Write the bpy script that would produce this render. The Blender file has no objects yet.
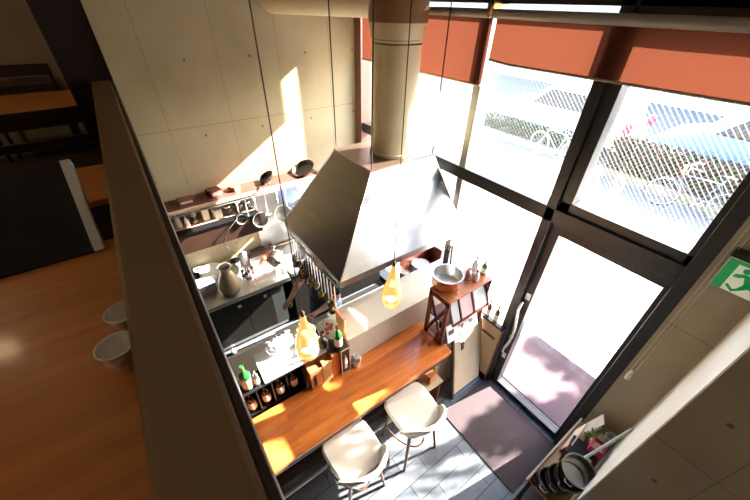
import bpy, bmesh, math, random
from math import pi, sin, cos, radians, atan2, sqrt
from mathutils import Vector, Matrix, Euler
sc = bpy.context.scene
COL = sc.collection
random.seed(7)

# ------------------------------------------------------------------ camera
H = 3.7
PITCH, ROLL, YAW = 0.644936, 0.0221318, 0.9400224
fwd = Vector((cos(YAW)*cos(PITCH), sin(YAW)*cos(PITCH), -sin(PITCH)))
rgt = Vector((sin(YAW), -cos(YAW), 0)); upv = rgt.cross(fwd)
r2 = rgt*cos(ROLL)+upv*sin(ROLL); u2 = -rgt*sin(ROLL)+upv*cos(ROLL)
cam = bpy.data.cameras.new('camera'); co = bpy.data.objects.new('camera', cam); COL.objects.link(co)
M3 = Matrix((r2, u2, -fwd)).transposed()
co.matrix_world = Matrix.Translation((0, 0, H)) @ M3.to_4x4()
cam.sensor_width = 36; cam.lens = 331.28/750*36; cam.clip_start = 0.03
cam.dof.use_dof = True; cam.dof.focus_distance = 3.2; cam.dof.aperture_fstop = 4.0
sc.camera = co

# ------------------------------------------------------------------ light
w = bpy.data.worlds.new('sky'); sc.world = w; w.use_nodes = True
wn = w.node_tree; bg = wn.nodes['Background']
sky = wn.nodes.new('ShaderNodeTexSky'); sky.sky_type = 'NISHITA'; sky.sun_disc = False
sky.sun_elevation = radians(31); sky.sun_rotation = radians(101); sky.air_density = 1.0; sky.dust_density = 2.0
wn.links.new(sky.outputs[0], bg.inputs[0]); bg.inputs[1].default_value = 0.30
sun = bpy.data.lights.new('sun', 'SUN'); so = bpy.data.objects.new('sun', sun); COL.objects.link(so)
sun.energy = 15.0; sun.angle = radians(0.53); sun.color = (1, 0.95, 0.86)
so.rotation_euler = Vector((-1, 0.175, -0.62)).to_track_quat('-Z', 'Y').to_euler()
so.location = (10, -2, 9)
vs = sc.view_settings
vs.view_transform = 'Standard'; vs.look = 'None'; vs.gamma = 1; vs.use_curve_mapping = False
vs.exposure = 2.65
cy = sc.cycles
cy.use_denoising = True; cy.max_bounces = 14; cy.diffuse_bounces = 8; cy.glossy_bounces = 6
cy.transmission_bounces = 8; cy.transparent_max_bounces = 16; cy.sample_clamp_indirect = 6
cy.caustics_reflective = False; cy.caustics_refractive = False

# ------------------------------------------------------------------ materials
MATS = {}
def N(nt, t, **k):
    n = nt.nodes.new(t)
    for a, b in k.items(): setattr(n, a, b)
    return n
def mat(name, col, rough=.5, metal=0, noise=0, scale=8, trans=0, emit=None, estr=0, bump=0, stretch=None, spec=None, coat=0, sss=0):
    if name in MATS: return MATS[name]
    m = bpy.data.materials.new(name); m.use_nodes = True; nt = m.node_tree
    b = nt.nodes['Principled BSDF']
    b.inputs['Base Color'].default_value = (*col, 1); b.inputs['Roughness'].default_value = rough
    b.inputs['Metallic'].default_value = metal; b.inputs['Transmission Weight'].default_value = trans
    b.inputs['Coat Weight'].default_value = coat
    if sss: b.inputs['Subsurface Weight'].default_value = sss; b.inputs['Subsurface Radius'].default_value = (.01,.006,.004)
    if spec is not None: b.inputs['Specular IOR Level'].default_value = spec
    if emit: b.inputs['Emission Color'].default_value = (*emit, 1); b.inputs['Emission Strength'].default_value = estr
    if noise or bump:
        tc = N(nt, 'ShaderNodeTexCoord'); mp = N(nt, 'ShaderNodeMapping')
        if stretch: mp.inputs['Scale'].default_value = stretch
        nt.links.new(tc.outputs['Object'], mp.inputs[0])
        nz = N(nt, 'ShaderNodeTexNoise'); nz.inputs['Scale'].default_value = scale; nz.inputs['Detail'].default_value = 6
        nt.links.new(mp.outputs[0], nz.inputs['Vector'])
        rp = N(nt, 'ShaderNodeMapRange'); rp.inputs[1].default_value = .3; rp.inputs[2].default_value = .7
        rp.inputs[3].default_value = 1-noise; rp.inputs[4].default_value = 1+noise
        nt.links.new(nz.outputs[0], rp.inputs[0])
        mx = N(nt, 'ShaderNodeVectorMath', operation='SCALE'); mx.inputs[0].default_value = col
        nt.links.new(rp.outputs[0], mx.inputs['Scale']); nt.links.new(mx.outputs[0], b.inputs['Base Color'])
        if bump:
            bp = N(nt, 'ShaderNodeBump'); bp.inputs['Strength'].default_value = bump; bp.inputs['Distance'].default_value = .01
            nt.links.new(nz.outputs[0], bp.inputs['Height']); nt.links.new(bp.outputs[0], b.inputs['Normal'])
    MATS[name] = m
    return m
def math2(nt, op, a, b=None):
    n = N(nt, 'ShaderNodeMath', operation=op)
    for i, v in enumerate((a, b)):
        if v is None: continue
        if isinstance(v, (int, float)): n.inputs[i].default_value = v
        else: nt.links.new(v, n.inputs[i])
    return n.outputs[0]
def concrete(name, col, axis, u0, du, z0, dz, hu, hz, dhz, joints=True):
    """board formed concrete: mottled, thin form joints, tie holes. axis = horizontal coordinate index"""
    m = bpy.data.materials.new(name); m.use_nodes = True; nt = m.node_tree; b = nt.nodes['Principled BSDF']
    tc = N(nt, 'ShaderNodeTexCoord'); sp = N(nt, 'ShaderNodeSeparateXYZ'); nt.links.new(tc.outputs['Object'], sp.inputs[0])
    U, Z = sp.outputs[axis], sp.outputs[2]
    def line(c, o, d, w):
        t = math2(nt, 'DIVIDE', math2(nt, 'SUBTRACT', c, o), d)
        f = math2(nt, 'ABSOLUTE', math2(nt, 'SUBTRACT', t, math2(nt, 'ROUND', t)))
        return f
    fu = math2(nt, 'MULTIPLY', line(U, u0, du, 0), du); fz = math2(nt, 'MULTIPLY', line(Z, z0, dz, 0), dz)
    ju = math2(nt, 'LESS_THAN', fu, .0025); jz = math2(nt, 'LESS_THAN', fz, .0035)
    j = math2(nt, 'MAXIMUM', ju, jz)
    gu = math2(nt, 'MULTIPLY', line(U, hu, du, 0), du); gz = math2(nt, 'MULTIPLY', line(Z, hz, dhz, 0), dhz)
    rr = math2(nt, 'SQRT', math2(nt, 'ADD', math2(nt, 'MULTIPLY', gu, gu), math2(nt, 'MULTIPLY', gz, gz)))
    hole = math2(nt, 'LESS_THAN', rr, .013)
    nz = N(nt, 'ShaderNodeTexNoise'); nz.inputs['Scale'].default_value = 1.6; nz.inputs['Detail'].default_value = 9; nz.inputs['Roughness'].default_value = .62
    nt.links.new(tc.outputs['Object'], nz.inputs['Vector'])
    rp = N(nt, 'ShaderNodeMapRange'); rp.inputs[1].default_value = .3; rp.inputs[2].default_value = .7; rp.inputs[3].default_value = .84; rp.inputs[4].default_value = 1.12
    nt.links.new(nz.outputs[0], rp.inputs[0])
    dk = math2(nt, 'SUBTRACT', 1, math2(nt, 'ADD', math2(nt, 'MULTIPLY', j, .38), math2(nt, 'MULTIPLY', hole, .6)))
    k = math2(nt, 'MULTIPLY', rp.outputs[0], dk)
    mx = N(nt, 'ShaderNodeVectorMath', operation='SCALE'); mx.inputs[0].default_value = col
    nt.links.new(k, mx.inputs['Scale']); nt.links.new(mx.outputs[0], b.inputs['Base Color'])
    b.inputs['Roughness'].default_value = .6; b.inputs['Specular IOR Level'].default_value = .35
    bp = N(nt, 'ShaderNodeBump'); bp.inputs['Strength'].default_value = .15; bp.inputs['Distance'].default_value = .01
    nt.links.new(math2(nt, 'SUBTRACT', nz.outputs[0], math2(nt, 'MAXIMUM', j, hole)), bp.inputs['Height']); nt.links.new(bp.outputs[0], b.inputs['Normal'])
    return m
def brick_mat(name, c1, c2, mortar, bw, bh, rot=0, rough=.5, mort=.004, noise=.15):
    m = bpy.data.materials.new(name); m.use_nodes = True; nt = m.node_tree; b = nt.nodes['Principled BSDF']
    tc = N(nt, 'ShaderNodeTexCoord'); mp = N(nt, 'ShaderNodeMapping'); mp.inputs['Rotation'].default_value = (0, 0, rot)
    nt.links.new(tc.outputs['Object'], mp.inputs[0])
    br = N(nt, 'ShaderNodeTexBrick'); br.inputs['Scale'].default_value = 1; br.inputs['Mortar Size'].default_value = mort
    br.inputs['Brick Width'].default_value = bw; br.inputs['Row Height'].default_value = bh; br.offset = .37
    br.inputs['Color1'].default_value = (*c1, 1); br.inputs['Color2'].default_value = (*c2, 1); br.inputs['Mortar'].default_value = (*mortar, 1)
    nt.links.new(mp.outputs[0], br.inputs['Vector'])
    nz = N(nt, 'ShaderNodeTexNoise'); nz.inputs['Scale'].default_value = 14; nz.inputs['Detail'].default_value = 6; nt.links.new(tc.outputs['Object'], nz.inputs['Vector'])
    rp = N(nt, 'ShaderNodeMapRange'); rp.inputs[1].default_value = .3; rp.inputs[2].default_value = .7; rp.inputs[3].default_value = 1-noise; rp.inputs[4].default_value = 1+noise
    nt.links.new(nz.outputs[0], rp.inputs[0])
    mx = N(nt, 'ShaderNodeVectorMath', operation='SCALE'); nt.links.new(br.outputs[0], mx.inputs[0]); nt.links.new(rp.outputs[0], mx.inputs['Scale'])
    nt.links.new(mx.outputs[0], b.inputs['Base Color']); b.inputs['Roughness'].default_value = rough
    return m
def glass_mat(name, wire=False, tint=(1, 1, 1), refl=.09):
    m = bpy.data.materials.new(name); m.use_nodes = True; nt = m.node_tree
    for n in list(nt.nodes):
        if n.type == 'BSDF_PRINCIPLED': nt.nodes.remove(n)
    out = nt.nodes['Material Output']
    tr = N(nt, 'ShaderNodeBsdfTransparent'); tr.inputs[0].default_value = (*tint, 1)
    gl = N(nt, 'ShaderNodeBsdfGlossy'); gl.inputs['Roughness'].default_value = .02
    mx = N(nt, 'ShaderNodeMixShader'); mx.inputs[0].default_value = refl
    nt.links.new(tr.outputs[0], mx.inputs[1]); nt.links.new(gl.outputs[0], mx.inputs[2]); last = mx.outputs[0]
    if wire:
        tc = N(nt, 'ShaderNodeTexCoord'); sp = N(nt, 'ShaderNodeSeparateXYZ'); nt.links.new(tc.outputs['Object'], sp.inputs[0])
        a = math2(nt, 'ADD', sp.outputs[1], sp.outputs[2]); c = math2(nt, 'SUBTRACT', sp.outputs[1], sp.outputs[2])
        def ln(v):
            t = math2(nt, 'DIVIDE', v, .034); return math2(nt, 'LESS_THAN', math2(nt, 'ABSOLUTE', math2(nt, 'SUBTRACT', t, math2(nt, 'ROUND', t))), .05)
        f = math2(nt, 'MAXIMUM', math2(nt, 'MULTIPLY', ln(a), .25), ln(c))
        df = N(nt, 'ShaderNodeBsdfDiffuse'); df.inputs[0].default_value = (.8, .82, .84, 1)
        tl = N(nt, 'ShaderNodeBsdfTranslucent'); tl.inputs[0].default_value = (.8, .82, .84, 1)
        m3 = N(nt, 'ShaderNodeMixShader'); nt.links.new(df.outputs[0], m3.inputs[1]); nt.links.new(tl.outputs[0], m3.inputs[2])
        m2 = N(nt, 'ShaderNodeMixShader'); nt.links.new(math2(nt, 'MULTIPLY', f, .13), m2.inputs[0]); nt.links.new(last, m2.inputs[1]); nt.links.new(m3.outputs[0], m2.inputs[2]); last = m2.outputs[0]
    nt.links.new(last, out.inputs[0])
    return m
def cloth_trans(name, col, tcol, mixf):
    m = bpy.data.materials.new(name); m.use_nodes = True; nt = m.node_tree
    out = nt.nodes['Material Output']
    tc = N(nt, 'ShaderNodeTexCoord'); wv = N(nt, 'ShaderNodeTexWave'); wv.inputs['Scale'].default_value = 16; wv.bands_direction = 'DIAGONAL'
    nt.links.new(tc.outputs['Object'], wv.inputs[0])
    rp = N(nt, 'ShaderNodeMapRange'); rp.inputs[3].default_value = .93; rp.inputs[4].default_value = 1.05; nt.links.new(wv.outputs['Fac'], rp.inputs[0])
    s1 = N(nt, 'ShaderNodeVectorMath', operation='SCALE'); s1.inputs[0].default_value = tcol; nt.links.new(rp.outputs[0], s1.inputs['Scale'])
    df = N(nt, 'ShaderNodeBsdfDiffuse'); df.inputs[0].default_value = (*col, 1)
    tl = N(nt, 'ShaderNodeBsdfTranslucent'); nt.links.new(s1.outputs[0], tl.inputs[0])
    mx = N(nt, 'ShaderNodeMixShader'); mx.inputs[0].default_value = mixf
    nt.links.new(df.outputs[0], mx.inputs[1]); nt.links.new(tl.outputs[0], mx.inputs[2]); nt.links.new(mx.outputs[0], out.inputs[0])
    MATS[name] = m
    return m
def wood_mat(name, c1, c2, axis=0, plank=.0, rough=.3, coat=.3):
    m = bpy.data.materials.new(name); m.use_nodes = True; nt = m.node_tree; b = nt.nodes['Principled BSDF']
    tc = N(nt, 'ShaderNodeTexCoord'); mp = N(nt, 'ShaderNodeMapping')
    s = [9, 9, 9]; s[axis] = .7; mp.inputs['Scale'].default_value = s
    nt.links.new(tc.outputs['Object'], mp.inputs[0])
    nz = N(nt, 'ShaderNodeTexNoise'); nz.inputs['Scale'].default_value = 2.2; nz.inputs['Detail'].default_value = 7; nz.inputs['Distortion'].default_value = .6
    nt.links.new(mp.outputs[0], nz.inputs['Vector'])
    fac = nz.outputs[0]
    if plank:
        br = N(nt, 'ShaderNodeTexBrick'); br.inputs['Scale'].default_value = 1; br.inputs['Mortar Size'].default_value = .0004
        br.inputs['Brick Width'].default_value = .42; br.inputs['Row Height'].default_value = plank
        br.inputs['Color1'].default_value = (0, 0, 0, 1); br.inputs['Color2'].default_value = (1, 1, 1, 1); br.inputs['Mortar'].default_value = (.1, .1, .1, 1)
        m0 = N(nt, 'ShaderNodeMapping')
        if axis == 1: m0.inputs['Rotation'].default_value = (0, 0, pi/2)
        nt.links.new(tc.outputs['Object'], m0.inputs[0]); nt.links.new(m0.outputs[0], br.inputs['Vector'])
        fac = math2(nt, 'ADD', math2(nt, 'MULTIPLY', fac, .8), math2(nt, 'MULTIPLY', br.outputs[0], .22))
    cr = N(nt, 'ShaderNodeValToRGB'); cr.color_ramp.elements[0].position = .3; cr.color_ramp.elements[1].position = .75
    cr.color_ramp.elements[0].color = (*c1, 1); cr.color_ramp.elements[1].color = (*c2, 1)
    nt.links.new(fac, cr.inputs[0]); nt.links.new(cr.outputs[0], b.inputs['Base Color'])
    b.inputs['Roughness'].default_value = rough; b.inputs['Coat Weight'].default_value = coat; b.inputs['Coat Roughness'].default_value = .12
    MATS[name] = m
    return m

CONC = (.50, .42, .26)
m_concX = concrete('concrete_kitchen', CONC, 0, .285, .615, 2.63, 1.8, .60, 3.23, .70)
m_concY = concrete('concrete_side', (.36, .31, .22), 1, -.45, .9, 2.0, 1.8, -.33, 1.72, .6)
m_conc = mat('concrete_plain', (.38, .33, .235), .65, noise=.13, scale=2.5)
m_plaster = mat('pale_plaster', (.72, .68, .56), .7, noise=.06, scale=3)
m_ceil = mat('ceiling_paint', (.5, .45, .36), .8)
m_frame = mat('dark_bronze_frame', (.018, .018, .017), .32, 0, noise=.2, scale=20, spec=.6)
m_glare_grey = mat('glare_grey_metal', (.30, .29, .28), .35, .6)  # dark metal mullion, window glare put into its lighter grey
m_steel = mat('brushed_steel', (.62, .62, .60), .26, 1, noise=.08, scale=3, stretch=(1, 14, 14))
m_hood = mat('hood_steel', (.44, .425, .40), .25, 1, noise=.1, scale=1.6, stretch=(1, 1, 8))
m_steelw = mat('worktop_steel', (.70, .70, .69), .3, .9, noise=.06, scale=3)
m_darksteel = mat('dark_cabinet_steel', (.008, .0075, .006), .6, 0, spec=.12, noise=.15, scale=3)
m_panst = mat('pan_steel', (.78, .78, .77), .3, .9)
m_black = mat('black_plastic', (.008, .008, .009), .3)
m_gloss = mat('glossy_black', (.003, .003, .0035), .06)
m_white = mat('white_ceramic', (.82, .81, .78), .2, coat=.3)
m_wplast = mat('white_plastic', (.8, .8, .8), .4)
m_slab = mat('ivory_melamine', (.62, .585, .50), .35, noise=.03)
m_bar = wood_mat('bar_top_wood', (.42, .095, .018), (.76, .25, .05), 0, .055, .28, .3)
m_table = wood_mat('table_wood', (.40, .13, .022), (.58, .22, .045), 0, 0, .4, .15)
m_redwood = wood_mat('red_brown_wood', (.09, .018, .010), (.20, .045, .022), 2, 0, .4, .1)
m_darkwood = mat('dark_wood', (.035, .018, .013), .35, noise=.2, scale=6)
m_box = wood_mat('box_wood', (.30, .10, .03), (.55, .22, .07), 2, 0, .5, 0)
m_tanply = mat('tan_panel', (.50, .38, .25), .5, noise=.06, scale=5)
m_stool = mat('cream_leather', (.74, .71, .62), .33, coat=.1, noise=.03, scale=6)
m_leg = mat('walnut_leg', (.11, .055, .03), .35)
m_duct = mat('duct_cream_paint', (.70, .60, .36), .45, noise=.04, scale=3)
m_ductb = mat('duct_shade_brown', (.28, .14, .06), .5, noise=.1)
m_green = mat('green_glass', (.02, .16, .03), .06, trans=.35)
m_dglass = mat('dark_wine_glass', (.025, .012, .008), .05, coat=.5)
m_olive = mat('olive_wine_glass', (.13, .10, .01), .06, trans=.3)
m_label = mat('paper_label', (.75, .70, .58), .6)
m_wlabel = mat('white_label', (.82, .8, .78), .6)
m_redcap = mat('red_foil', (.35, .02, .03), .35)
m_clear = mat('clear_glass', (.9, .95, .95), .03, trans=.95)
m_pan = mat('black_pan_iron', (.025, .022, .02), .38, .4)
m_bronze = mat('bronze_spoon', (.35, .24, .12), .25, 1)
m_copper = mat('copper_pan', (.72, .42, .26), .25, 1)
m_paper = mat('paper_white', (.82, .81, .79), .7)
m_pink = mat('pink_card', (.70, .42, .42), .6)
m_greycard = mat('grey_card', (.5, .52, .55), .6)
m_orange = mat('onion_orange', (.75, .22, .04), .35)
m_red = mat('red_card', (.5, .05, .07), .5)
m_leafg = mat('leaf_green', (.14, .26, .03), .45, noise=.3, scale=30)
m_stone = mat('vase_stoneware', (.25, .19, .11), .55, noise=.12, scale=14, stretch=(1, 1, 5))
m_skin = mat('skin', (.58, .33, .24), .5, sss=.05)
m_navy = mat('navy_cloth', (.007, .017, .045), .8, noise=.15, scale=30)
m_hair = mat('black_hair', (.01, .008, .007), .5)
m_mat = mat('plum_door_mat', (.043, .029, .033), .95, noise=.2, scale=120)
m_omat = mat('mauve_outdoor_mat', (.065, .038, .048), .95, noise=.15, scale=90)
m_floor = brick_mat('slate_floor', (.085, .10, .12), (.13, .145, .168), (.02, .02, .025), .62, .145, 0, .4)
m_pave = brick_mat('pale_paving', (.34, .32, .31), (.40, .38, .37), (.16, .15, .15), .4, .4, 0, .9)
m_road = mat('asphalt', (.20, .20, .20), .9, noise=.1, scale=30)
m_glass = glass_mat('clear_pane'); m_wire = glass_mat('wired_pane', True)
m_blind = cloth_trans('terracotta_blind', (.10, .030, .018), (.06, .017, .009), .4)
m_lampsh = mat('amber_glass', (.95, .74, .38), .1, trans=.35, emit=(1, .62, .22), estr=.05, coat=.6)
m_cord = mat('brown_cord', (.05, .025, .018), .6)
m_rod = mat('black_rod', (.02, .018, .016), .5)
m_signw = mat('sign_white', (.80, .82, .72), .5, emit=(.85, .9, .75), estr=.03)
m_signg = mat('sign_green', (.01, .30, .08), .5, emit=(.01, .5, .12), estr=.03)
m_cap = mat('brown_bronze_cap', (.21, .135, .075), .42, .3, noise=.06, scale=3)
m_rail = mat('parapet_dark', (.02, .012, .014), .4)

# ------------------------------------------------------------------ mesh helper
class MB:
    def __init__(s): s.bm = bmesh.new()
    def _add(s, vs, fs, M=None):
        b = s.bm; vv = [b.verts.new(M @ Vector(v) if M else Vector(v)) for v in vs]
        for f in fs:
            try: b.faces.new([vv[i] for i in f])
            except ValueError: pass
        return s
    def box(s, x0, x1, y0, y1, z0, z1, M=None):
        vs = [(x, y, z) for x in (x0, x1) for y in (y0, y1) for z in (z0, z1)]
        return s._add(vs, [(0, 1, 3, 2), (4, 6, 7, 5), (0, 4, 5, 1), (2, 3, 7, 6), (0, 2, 6, 4), (1, 5, 7, 3)], M)
    def lathe(s, prof, seg=24, M=None, closed=True):
        vs, fs = [], []; n = len(prof)
        for i in range(seg):
            a = 2*pi*i/seg
            for r, z in prof: vs.append((r*cos(a), r*sin(a), z))
        for i in range(seg):
            j = (i+1) % seg
            for k in range(n-1): fs.append((i*n+k, j*n+k, j*n+k+1, i*n+k+1))
        s._add(vs, fs, M)
        if closed:
            for k in (0, n-1):
                if prof[k][0] > 1e-5:
                    s._add([vs[i*n+k] for i in range(seg)], [tuple(range(seg))], M)
        return s
    def tube(s, pts, r, seg=8, closed=False):
        P = [Vector(p) for p in pts]; n = len(P); R = r if isinstance(r, (list, tuple)) else [r]*n
        rings = []; b = s.bm; ref = None
        for i, p in enumerate(P):
            if closed: d = P[(i+1) % n]-P[i-1]
            else: d = P[min(i+1, n-1)]-P[max(i-1, 0)]
            d.normalize()
            if ref is None: ref = Vector((0, 0, 1)) if abs(d.z) < .9 else Vector((1, 0, 0))
            a = d.cross(ref)
            if a.length < 1e-4: a = d.cross(Vector((0, 1, 0)))
            a.normalize(); c = a.cross(d)
            ref = c
            rings.append([b.verts.new(p+(a*cos(2*pi*k/seg)+c*sin(2*pi*k/seg))*R[i]) for k in range(seg)])
        m = n if closed else n-1
        for i in range(m):
            A, B = rings[i], rings[(i+1) % n]
            off = 0
            if closed and i == n-1:
                off = min(range(seg), key=lambda o: (A[0].co-B[o].co).length)
            for k in range(seg): b.faces.new((A[k], A[(k+1) % seg], B[(k+1+off) % seg], B[(k+off) % seg]))
        if not closed: b.faces.new(rings[0]); b.faces.new(rings[-1][::-1])
        return s
    def prism(s, poly, d, M=None):
        """poly: 2D list in local XY, extruded z 0..d"""
        n = len(poly); vs = [(x, y, 0) for x, y in poly]+[(x, y, d) for x, y in poly]
        return s._add(vs, [tuple(range(n))[::-1], tuple(range(n, 2*n))]+[(i, (i+1) % n, n+(i+1) % n, n+i) for i in range(n)], M)
    def ball(s, c, r, seg=12, sc3=(1, 1, 1)):
        M = Matrix.Translation(c) @ Matrix.Diagonal((*sc3, 1))
        return s.lathe([(r*sin(pi*k/seg)+1e-6, -r*cos(pi*k/seg)) for k in range(seg+1)], seg*2, M, False)
    def quads(s, vs, fs, M=None): return s._add(vs, fs, M)
    def build(s, name, m, parent=None, smooth=False, bevel=0, origin=None):
        bm = s.bm
        bmesh.ops.remove_doubles(bm, verts=bm.verts, dist=1e-6)
        bmesh.ops.recalc_face_normals(bm, faces=bm.faces)
        if parent is None and origin is None and len(bm.verts):
            xs = [v.co for v in bm.verts]
            origin = Vector(((min(v.x for v in xs)+max(v.x for v in xs))/2, (min(v.y for v in xs)+max(v.y for v in xs))/2, min(v.z for v in xs)))
        if parent is None and origin is not None: bmesh.ops.translate(bm, verts=bm.verts, vec=-Vector(origin))
        me = bpy.data.meshes.new(name); bm.to_mesh(me); bm.free()
        o = bpy.data.objects.new(name, me); COL.objects.link(o)
        me.materials.append(m)
        if smooth:
            for p in me.polygons: p.use_smooth = True
            if smooth == 'auto':
                md = o.modifiers.new('edges', 'EDGE_SPLIT'); md.split_angle = radians(38)
        if bevel:
            md = o.modifiers.new('bevel', 'BEVEL'); md.width = bevel; md.segments = 2; md.limit_method = 'ANGLE'
        if parent is not None: o.parent = parent
        elif origin is not None: o.location = origin
        return o
def tag(o, label, cat, group=None):
    o['label'] = label; o['category'] = cat
    if group: o['group'] = group
    return o
def thing(name, label, cat, loc, rz=0, group=None, rot=None):
    o = bpy.data.objects.new(name, None); COL.objects.link(o); o.empty_display_size = .1
    o.location = loc; o.rotation_euler = rot if rot else (0, 0, rz)
    return tag(o, label, cat, group)
def struct(o): o['kind'] = 'structure'; return o
def dup(root, loc, rz=0, label=None, group=None, scale=None, rot=None):
    r = root.copy(); COL.objects.link(r); r.location = loc; r.rotation_euler = rot if rot else (0, 0, rz)
    if label: r['label'] = label
    if group: r['group'] = group
    if scale: r.scale = (scale,)*3
    for ch in list(root.children):
        c = ch.copy(); COL.objects.link(c); c.parent = r
        for g in list(ch.children):
            d = g.copy(); COL.objects.link(d); d.parent = c
    return r
def B(*a, M=None): return MB().box(*a, M=M)
def T(x, y, z): return Matrix.Translation((x, y, z))
def RX(a): return Matrix.Rotation(a, 4, 'X')
def RY(a): return Matrix.Rotation(a, 4, 'Y')
def RZ(a): return Matrix.Rotation(a, 4, 'Z')

# ------------------------------------------------------------------ setting
struct(B(-2.6, 2.68, -2, 3.9, -.1, 0).build('floor', m_floor, origin=(0, 0, 0)))
struct(B(.0, 2.62, 3.9, 4.1, 0, 5.2).build('wall_kitchen', m_concX, origin=(0, 0, 0)))
struct(B(-2.6, .0, 3.9, 4.1, 0, 2.05).build('wall_kitchen_low', m_concX, origin=(0, 0, 0)))
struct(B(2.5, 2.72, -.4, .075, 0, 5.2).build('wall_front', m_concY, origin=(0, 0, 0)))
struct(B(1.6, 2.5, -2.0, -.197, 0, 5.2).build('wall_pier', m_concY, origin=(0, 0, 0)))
struct(B(1.615, 2.5, -.1975, -.193, 0, 5.2).build('trim_1', m_plaster))
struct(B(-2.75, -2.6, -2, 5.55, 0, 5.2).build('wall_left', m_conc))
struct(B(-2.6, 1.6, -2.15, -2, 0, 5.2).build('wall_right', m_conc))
struct(B(-2.6, .0, 5.4, 5.55, 2.2, 5.2).build('wall_upper', m_conc))
struct(B(.0, .1, 4.1, 5.4, 2.2, 5.2).build('wall_stair', m_conc))
struct(B(-2.75, 2.75, -2.15, 5.55, 5.2, 5.35).build('ceiling', m_ceil))
struct(B(-2.6, -.02, -2, 5.4, 2.05, 2.2).build('floor_mezzanine', m_darkwood))
struct(B(2.5, 2.72, -.4, 1.0, 3.665, 5.2).build('wall_header', m_rail))
struct(B(2.5, 2.72, 1.0, 4.1, 3.76, 5.2).build('wall_header_left', m_rail))
# parapet of the upper floor with its cap, post at its end
struct(B(-.135, -.02, -2, 4.0, 2.2, 3.06).build('trim_parapet', m_rail))
struct(B(-.165, -.022, -2, 4.0, 3.06, 3.1).build('trim_parapet_cap', m_cap, bevel=.012))
struct(B(-.022, -.004, -2, 4.0, 2.02, 3.09).build('trim_fascia', m_rail, bevel=.003))
struct(B(-.33, .0, 4.0, 4.2, 2.2, 5.2).build('trim_post', m_rail, bevel=.004))
# facade frames
F = MB()
F.box(2.5, 2.68, .075, .155, 0, 3.76)            # right jamb
F.box(2.5, 2.68, 1.02, 1.10, 0, 3.76)            # mullion beside the door
F.box(2.5, 2.68, .155, 3.80, 2.29, 2.41)         # transom
F.box(2.5, 2.68, 1.10, 3.80, 0, .09)             # low sill
F.box(2.5, 2.68, .075, 3.80, 3.70, 3.76)         # head bar
F.box(2.53, 2.66, .155, .19, 2.41, 3.70); F.box(2.53, 2.66, .935, 1.02, 2.41, 3.70); F.box(2.53, 2.66, .155, 1.02, 2.41, 2.485)
struct(F.build('window_frame', m_frame, bevel=.004))
struct(MB().box(2.50, 2.66, 1.975, 2.05, .09, 2.29).box(2.5, 2.66, 1.975, 2.05, 2.41, 3.7).build('window_mullion', m_glare_grey, bevel=.004))
struct(B(2.48, 2.68, 3.765, 3.90, 0, 3.76).build('trim_left_jamb', mat('rose_brown_frame', (.20, .09, .07), .5)))
struct(B(2.615, 2.625, 1.10, 3.80, 2.41, 3.70).build('window_1', m_wire, origin=(2.62, 0, 0)))
struct(B(2.615, 2.625, .19, .935, 2.485, 3.70).build('window_2', m_wire, origin=(2.62, 0, 0)))
struct(B(2.615, 2.625, 1.10, 3.80, .09, 2.29).build('window_3', m_glass))
# door
d = MB()
d.box(2.55, 2.64, .158, .19, 0.01, 2.285); d.box(2.55, 2.64, .94, 1.017, .01, 2.285)
d.box(2.55, 2.64, .19, .94, 2.185, 2.285); d.box(2.55, 2.64, .19, .94, .01, .072)
door = struct(d.build('door_1', m_frame, bevel=.004))
dl = door.location
def dpart(mb, nm, m, **k):
    bmesh.ops.translate(mb.bm, verts=mb.bm.verts, vec=-dl); return mb.build(nm, m, door, **k)
dpart(B(2.618, 2.624, .19, .94, .072, 2.185), 'pane', m_glass)
hp = [(2.50, .99, .62), (2.475, .985, .70)]+[(2.47-.03*sin(pi*t/8), .985-.05*sin(pi*t/8), .70+.60*t/8) for t in range(1, 9)]+[(2.475, .985, 1.34), (2.5, .99, 1.40)]
dpart(MB().tube(hp, .012, 10), 'handle', m_panst, smooth=True)
dpart(MB().box(2.538, 2.55, .955, 1.0, 1.42, 1.50), 'lock_plate', m_panst, bevel=.003)
dpart(MB().box(2.538, 2.55, .955, 1.0, .50, .58), 'latch_plate', m_panst, bevel=.003)
dpart(MB().lathe([(.02, 0), (.02, .012), (.011, .02), (.011, .028)], 16, T(2.55, .978, .86) @ RY(-pi/2)), 'lock_knob', m_panst, smooth='auto')
# outside ground
struct(B(2.68, 10.6, -9, 22, -.1, 0).build('ground_pavement', m_pave, origin=(0, 0, 0)))
struct(B(10.6, 21, -9, 22, -.12, -.03).build('ground_road', m_road))
struct(B(21, 26, -9, 22, -.12, 4.5).build('wall_opposite', mat('pale_render', (.62, .60, .57), .8)))

# out-of-view tree added for its shade, crown shaped to darken doorway, bar and stools
tree = thing('shade_tree', 'slim tree added out of view right of the doorway for its shade', 'tree', (8.3, -.78, 0))
MB().tube([(0, 0, 0), (.02, .01, 1.6), (0, 0, 3.2), (.05, .15, 4.6)], [.07, .055, .035, .012], 10).build('shade_tree_trunk', mat('shade_tree_bark', (.10, .07, .05), .9, noise=.3, scale=20), tree, smooth='auto')
spots = [(2.30, .62), (2.02, .66), (2.38, .36), (2.32, .44), (2.22, .18), (2.02, .10),  (2.42, .12),
         (2.72, .30), (2.95, .28), (3.15, .12), (2.85, .05), (3.45, .95), (3.47, .70), (3.50, .45), (3.48, .2), (1.98, .60), (2.52, .55)]
br, lf = MB(), MB()
spots = [(a, b, 0, .19) for a, b in spots]+[(1.68, .74, 0, .11), (1.48, .76, 0, .11), (1.30, .78, 0, .10)]
spots += [(x, y, 1.3, .27) for x in (1.45, 1.75, 2.05, 2.35) for y in (1.62, 1.86)]
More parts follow.
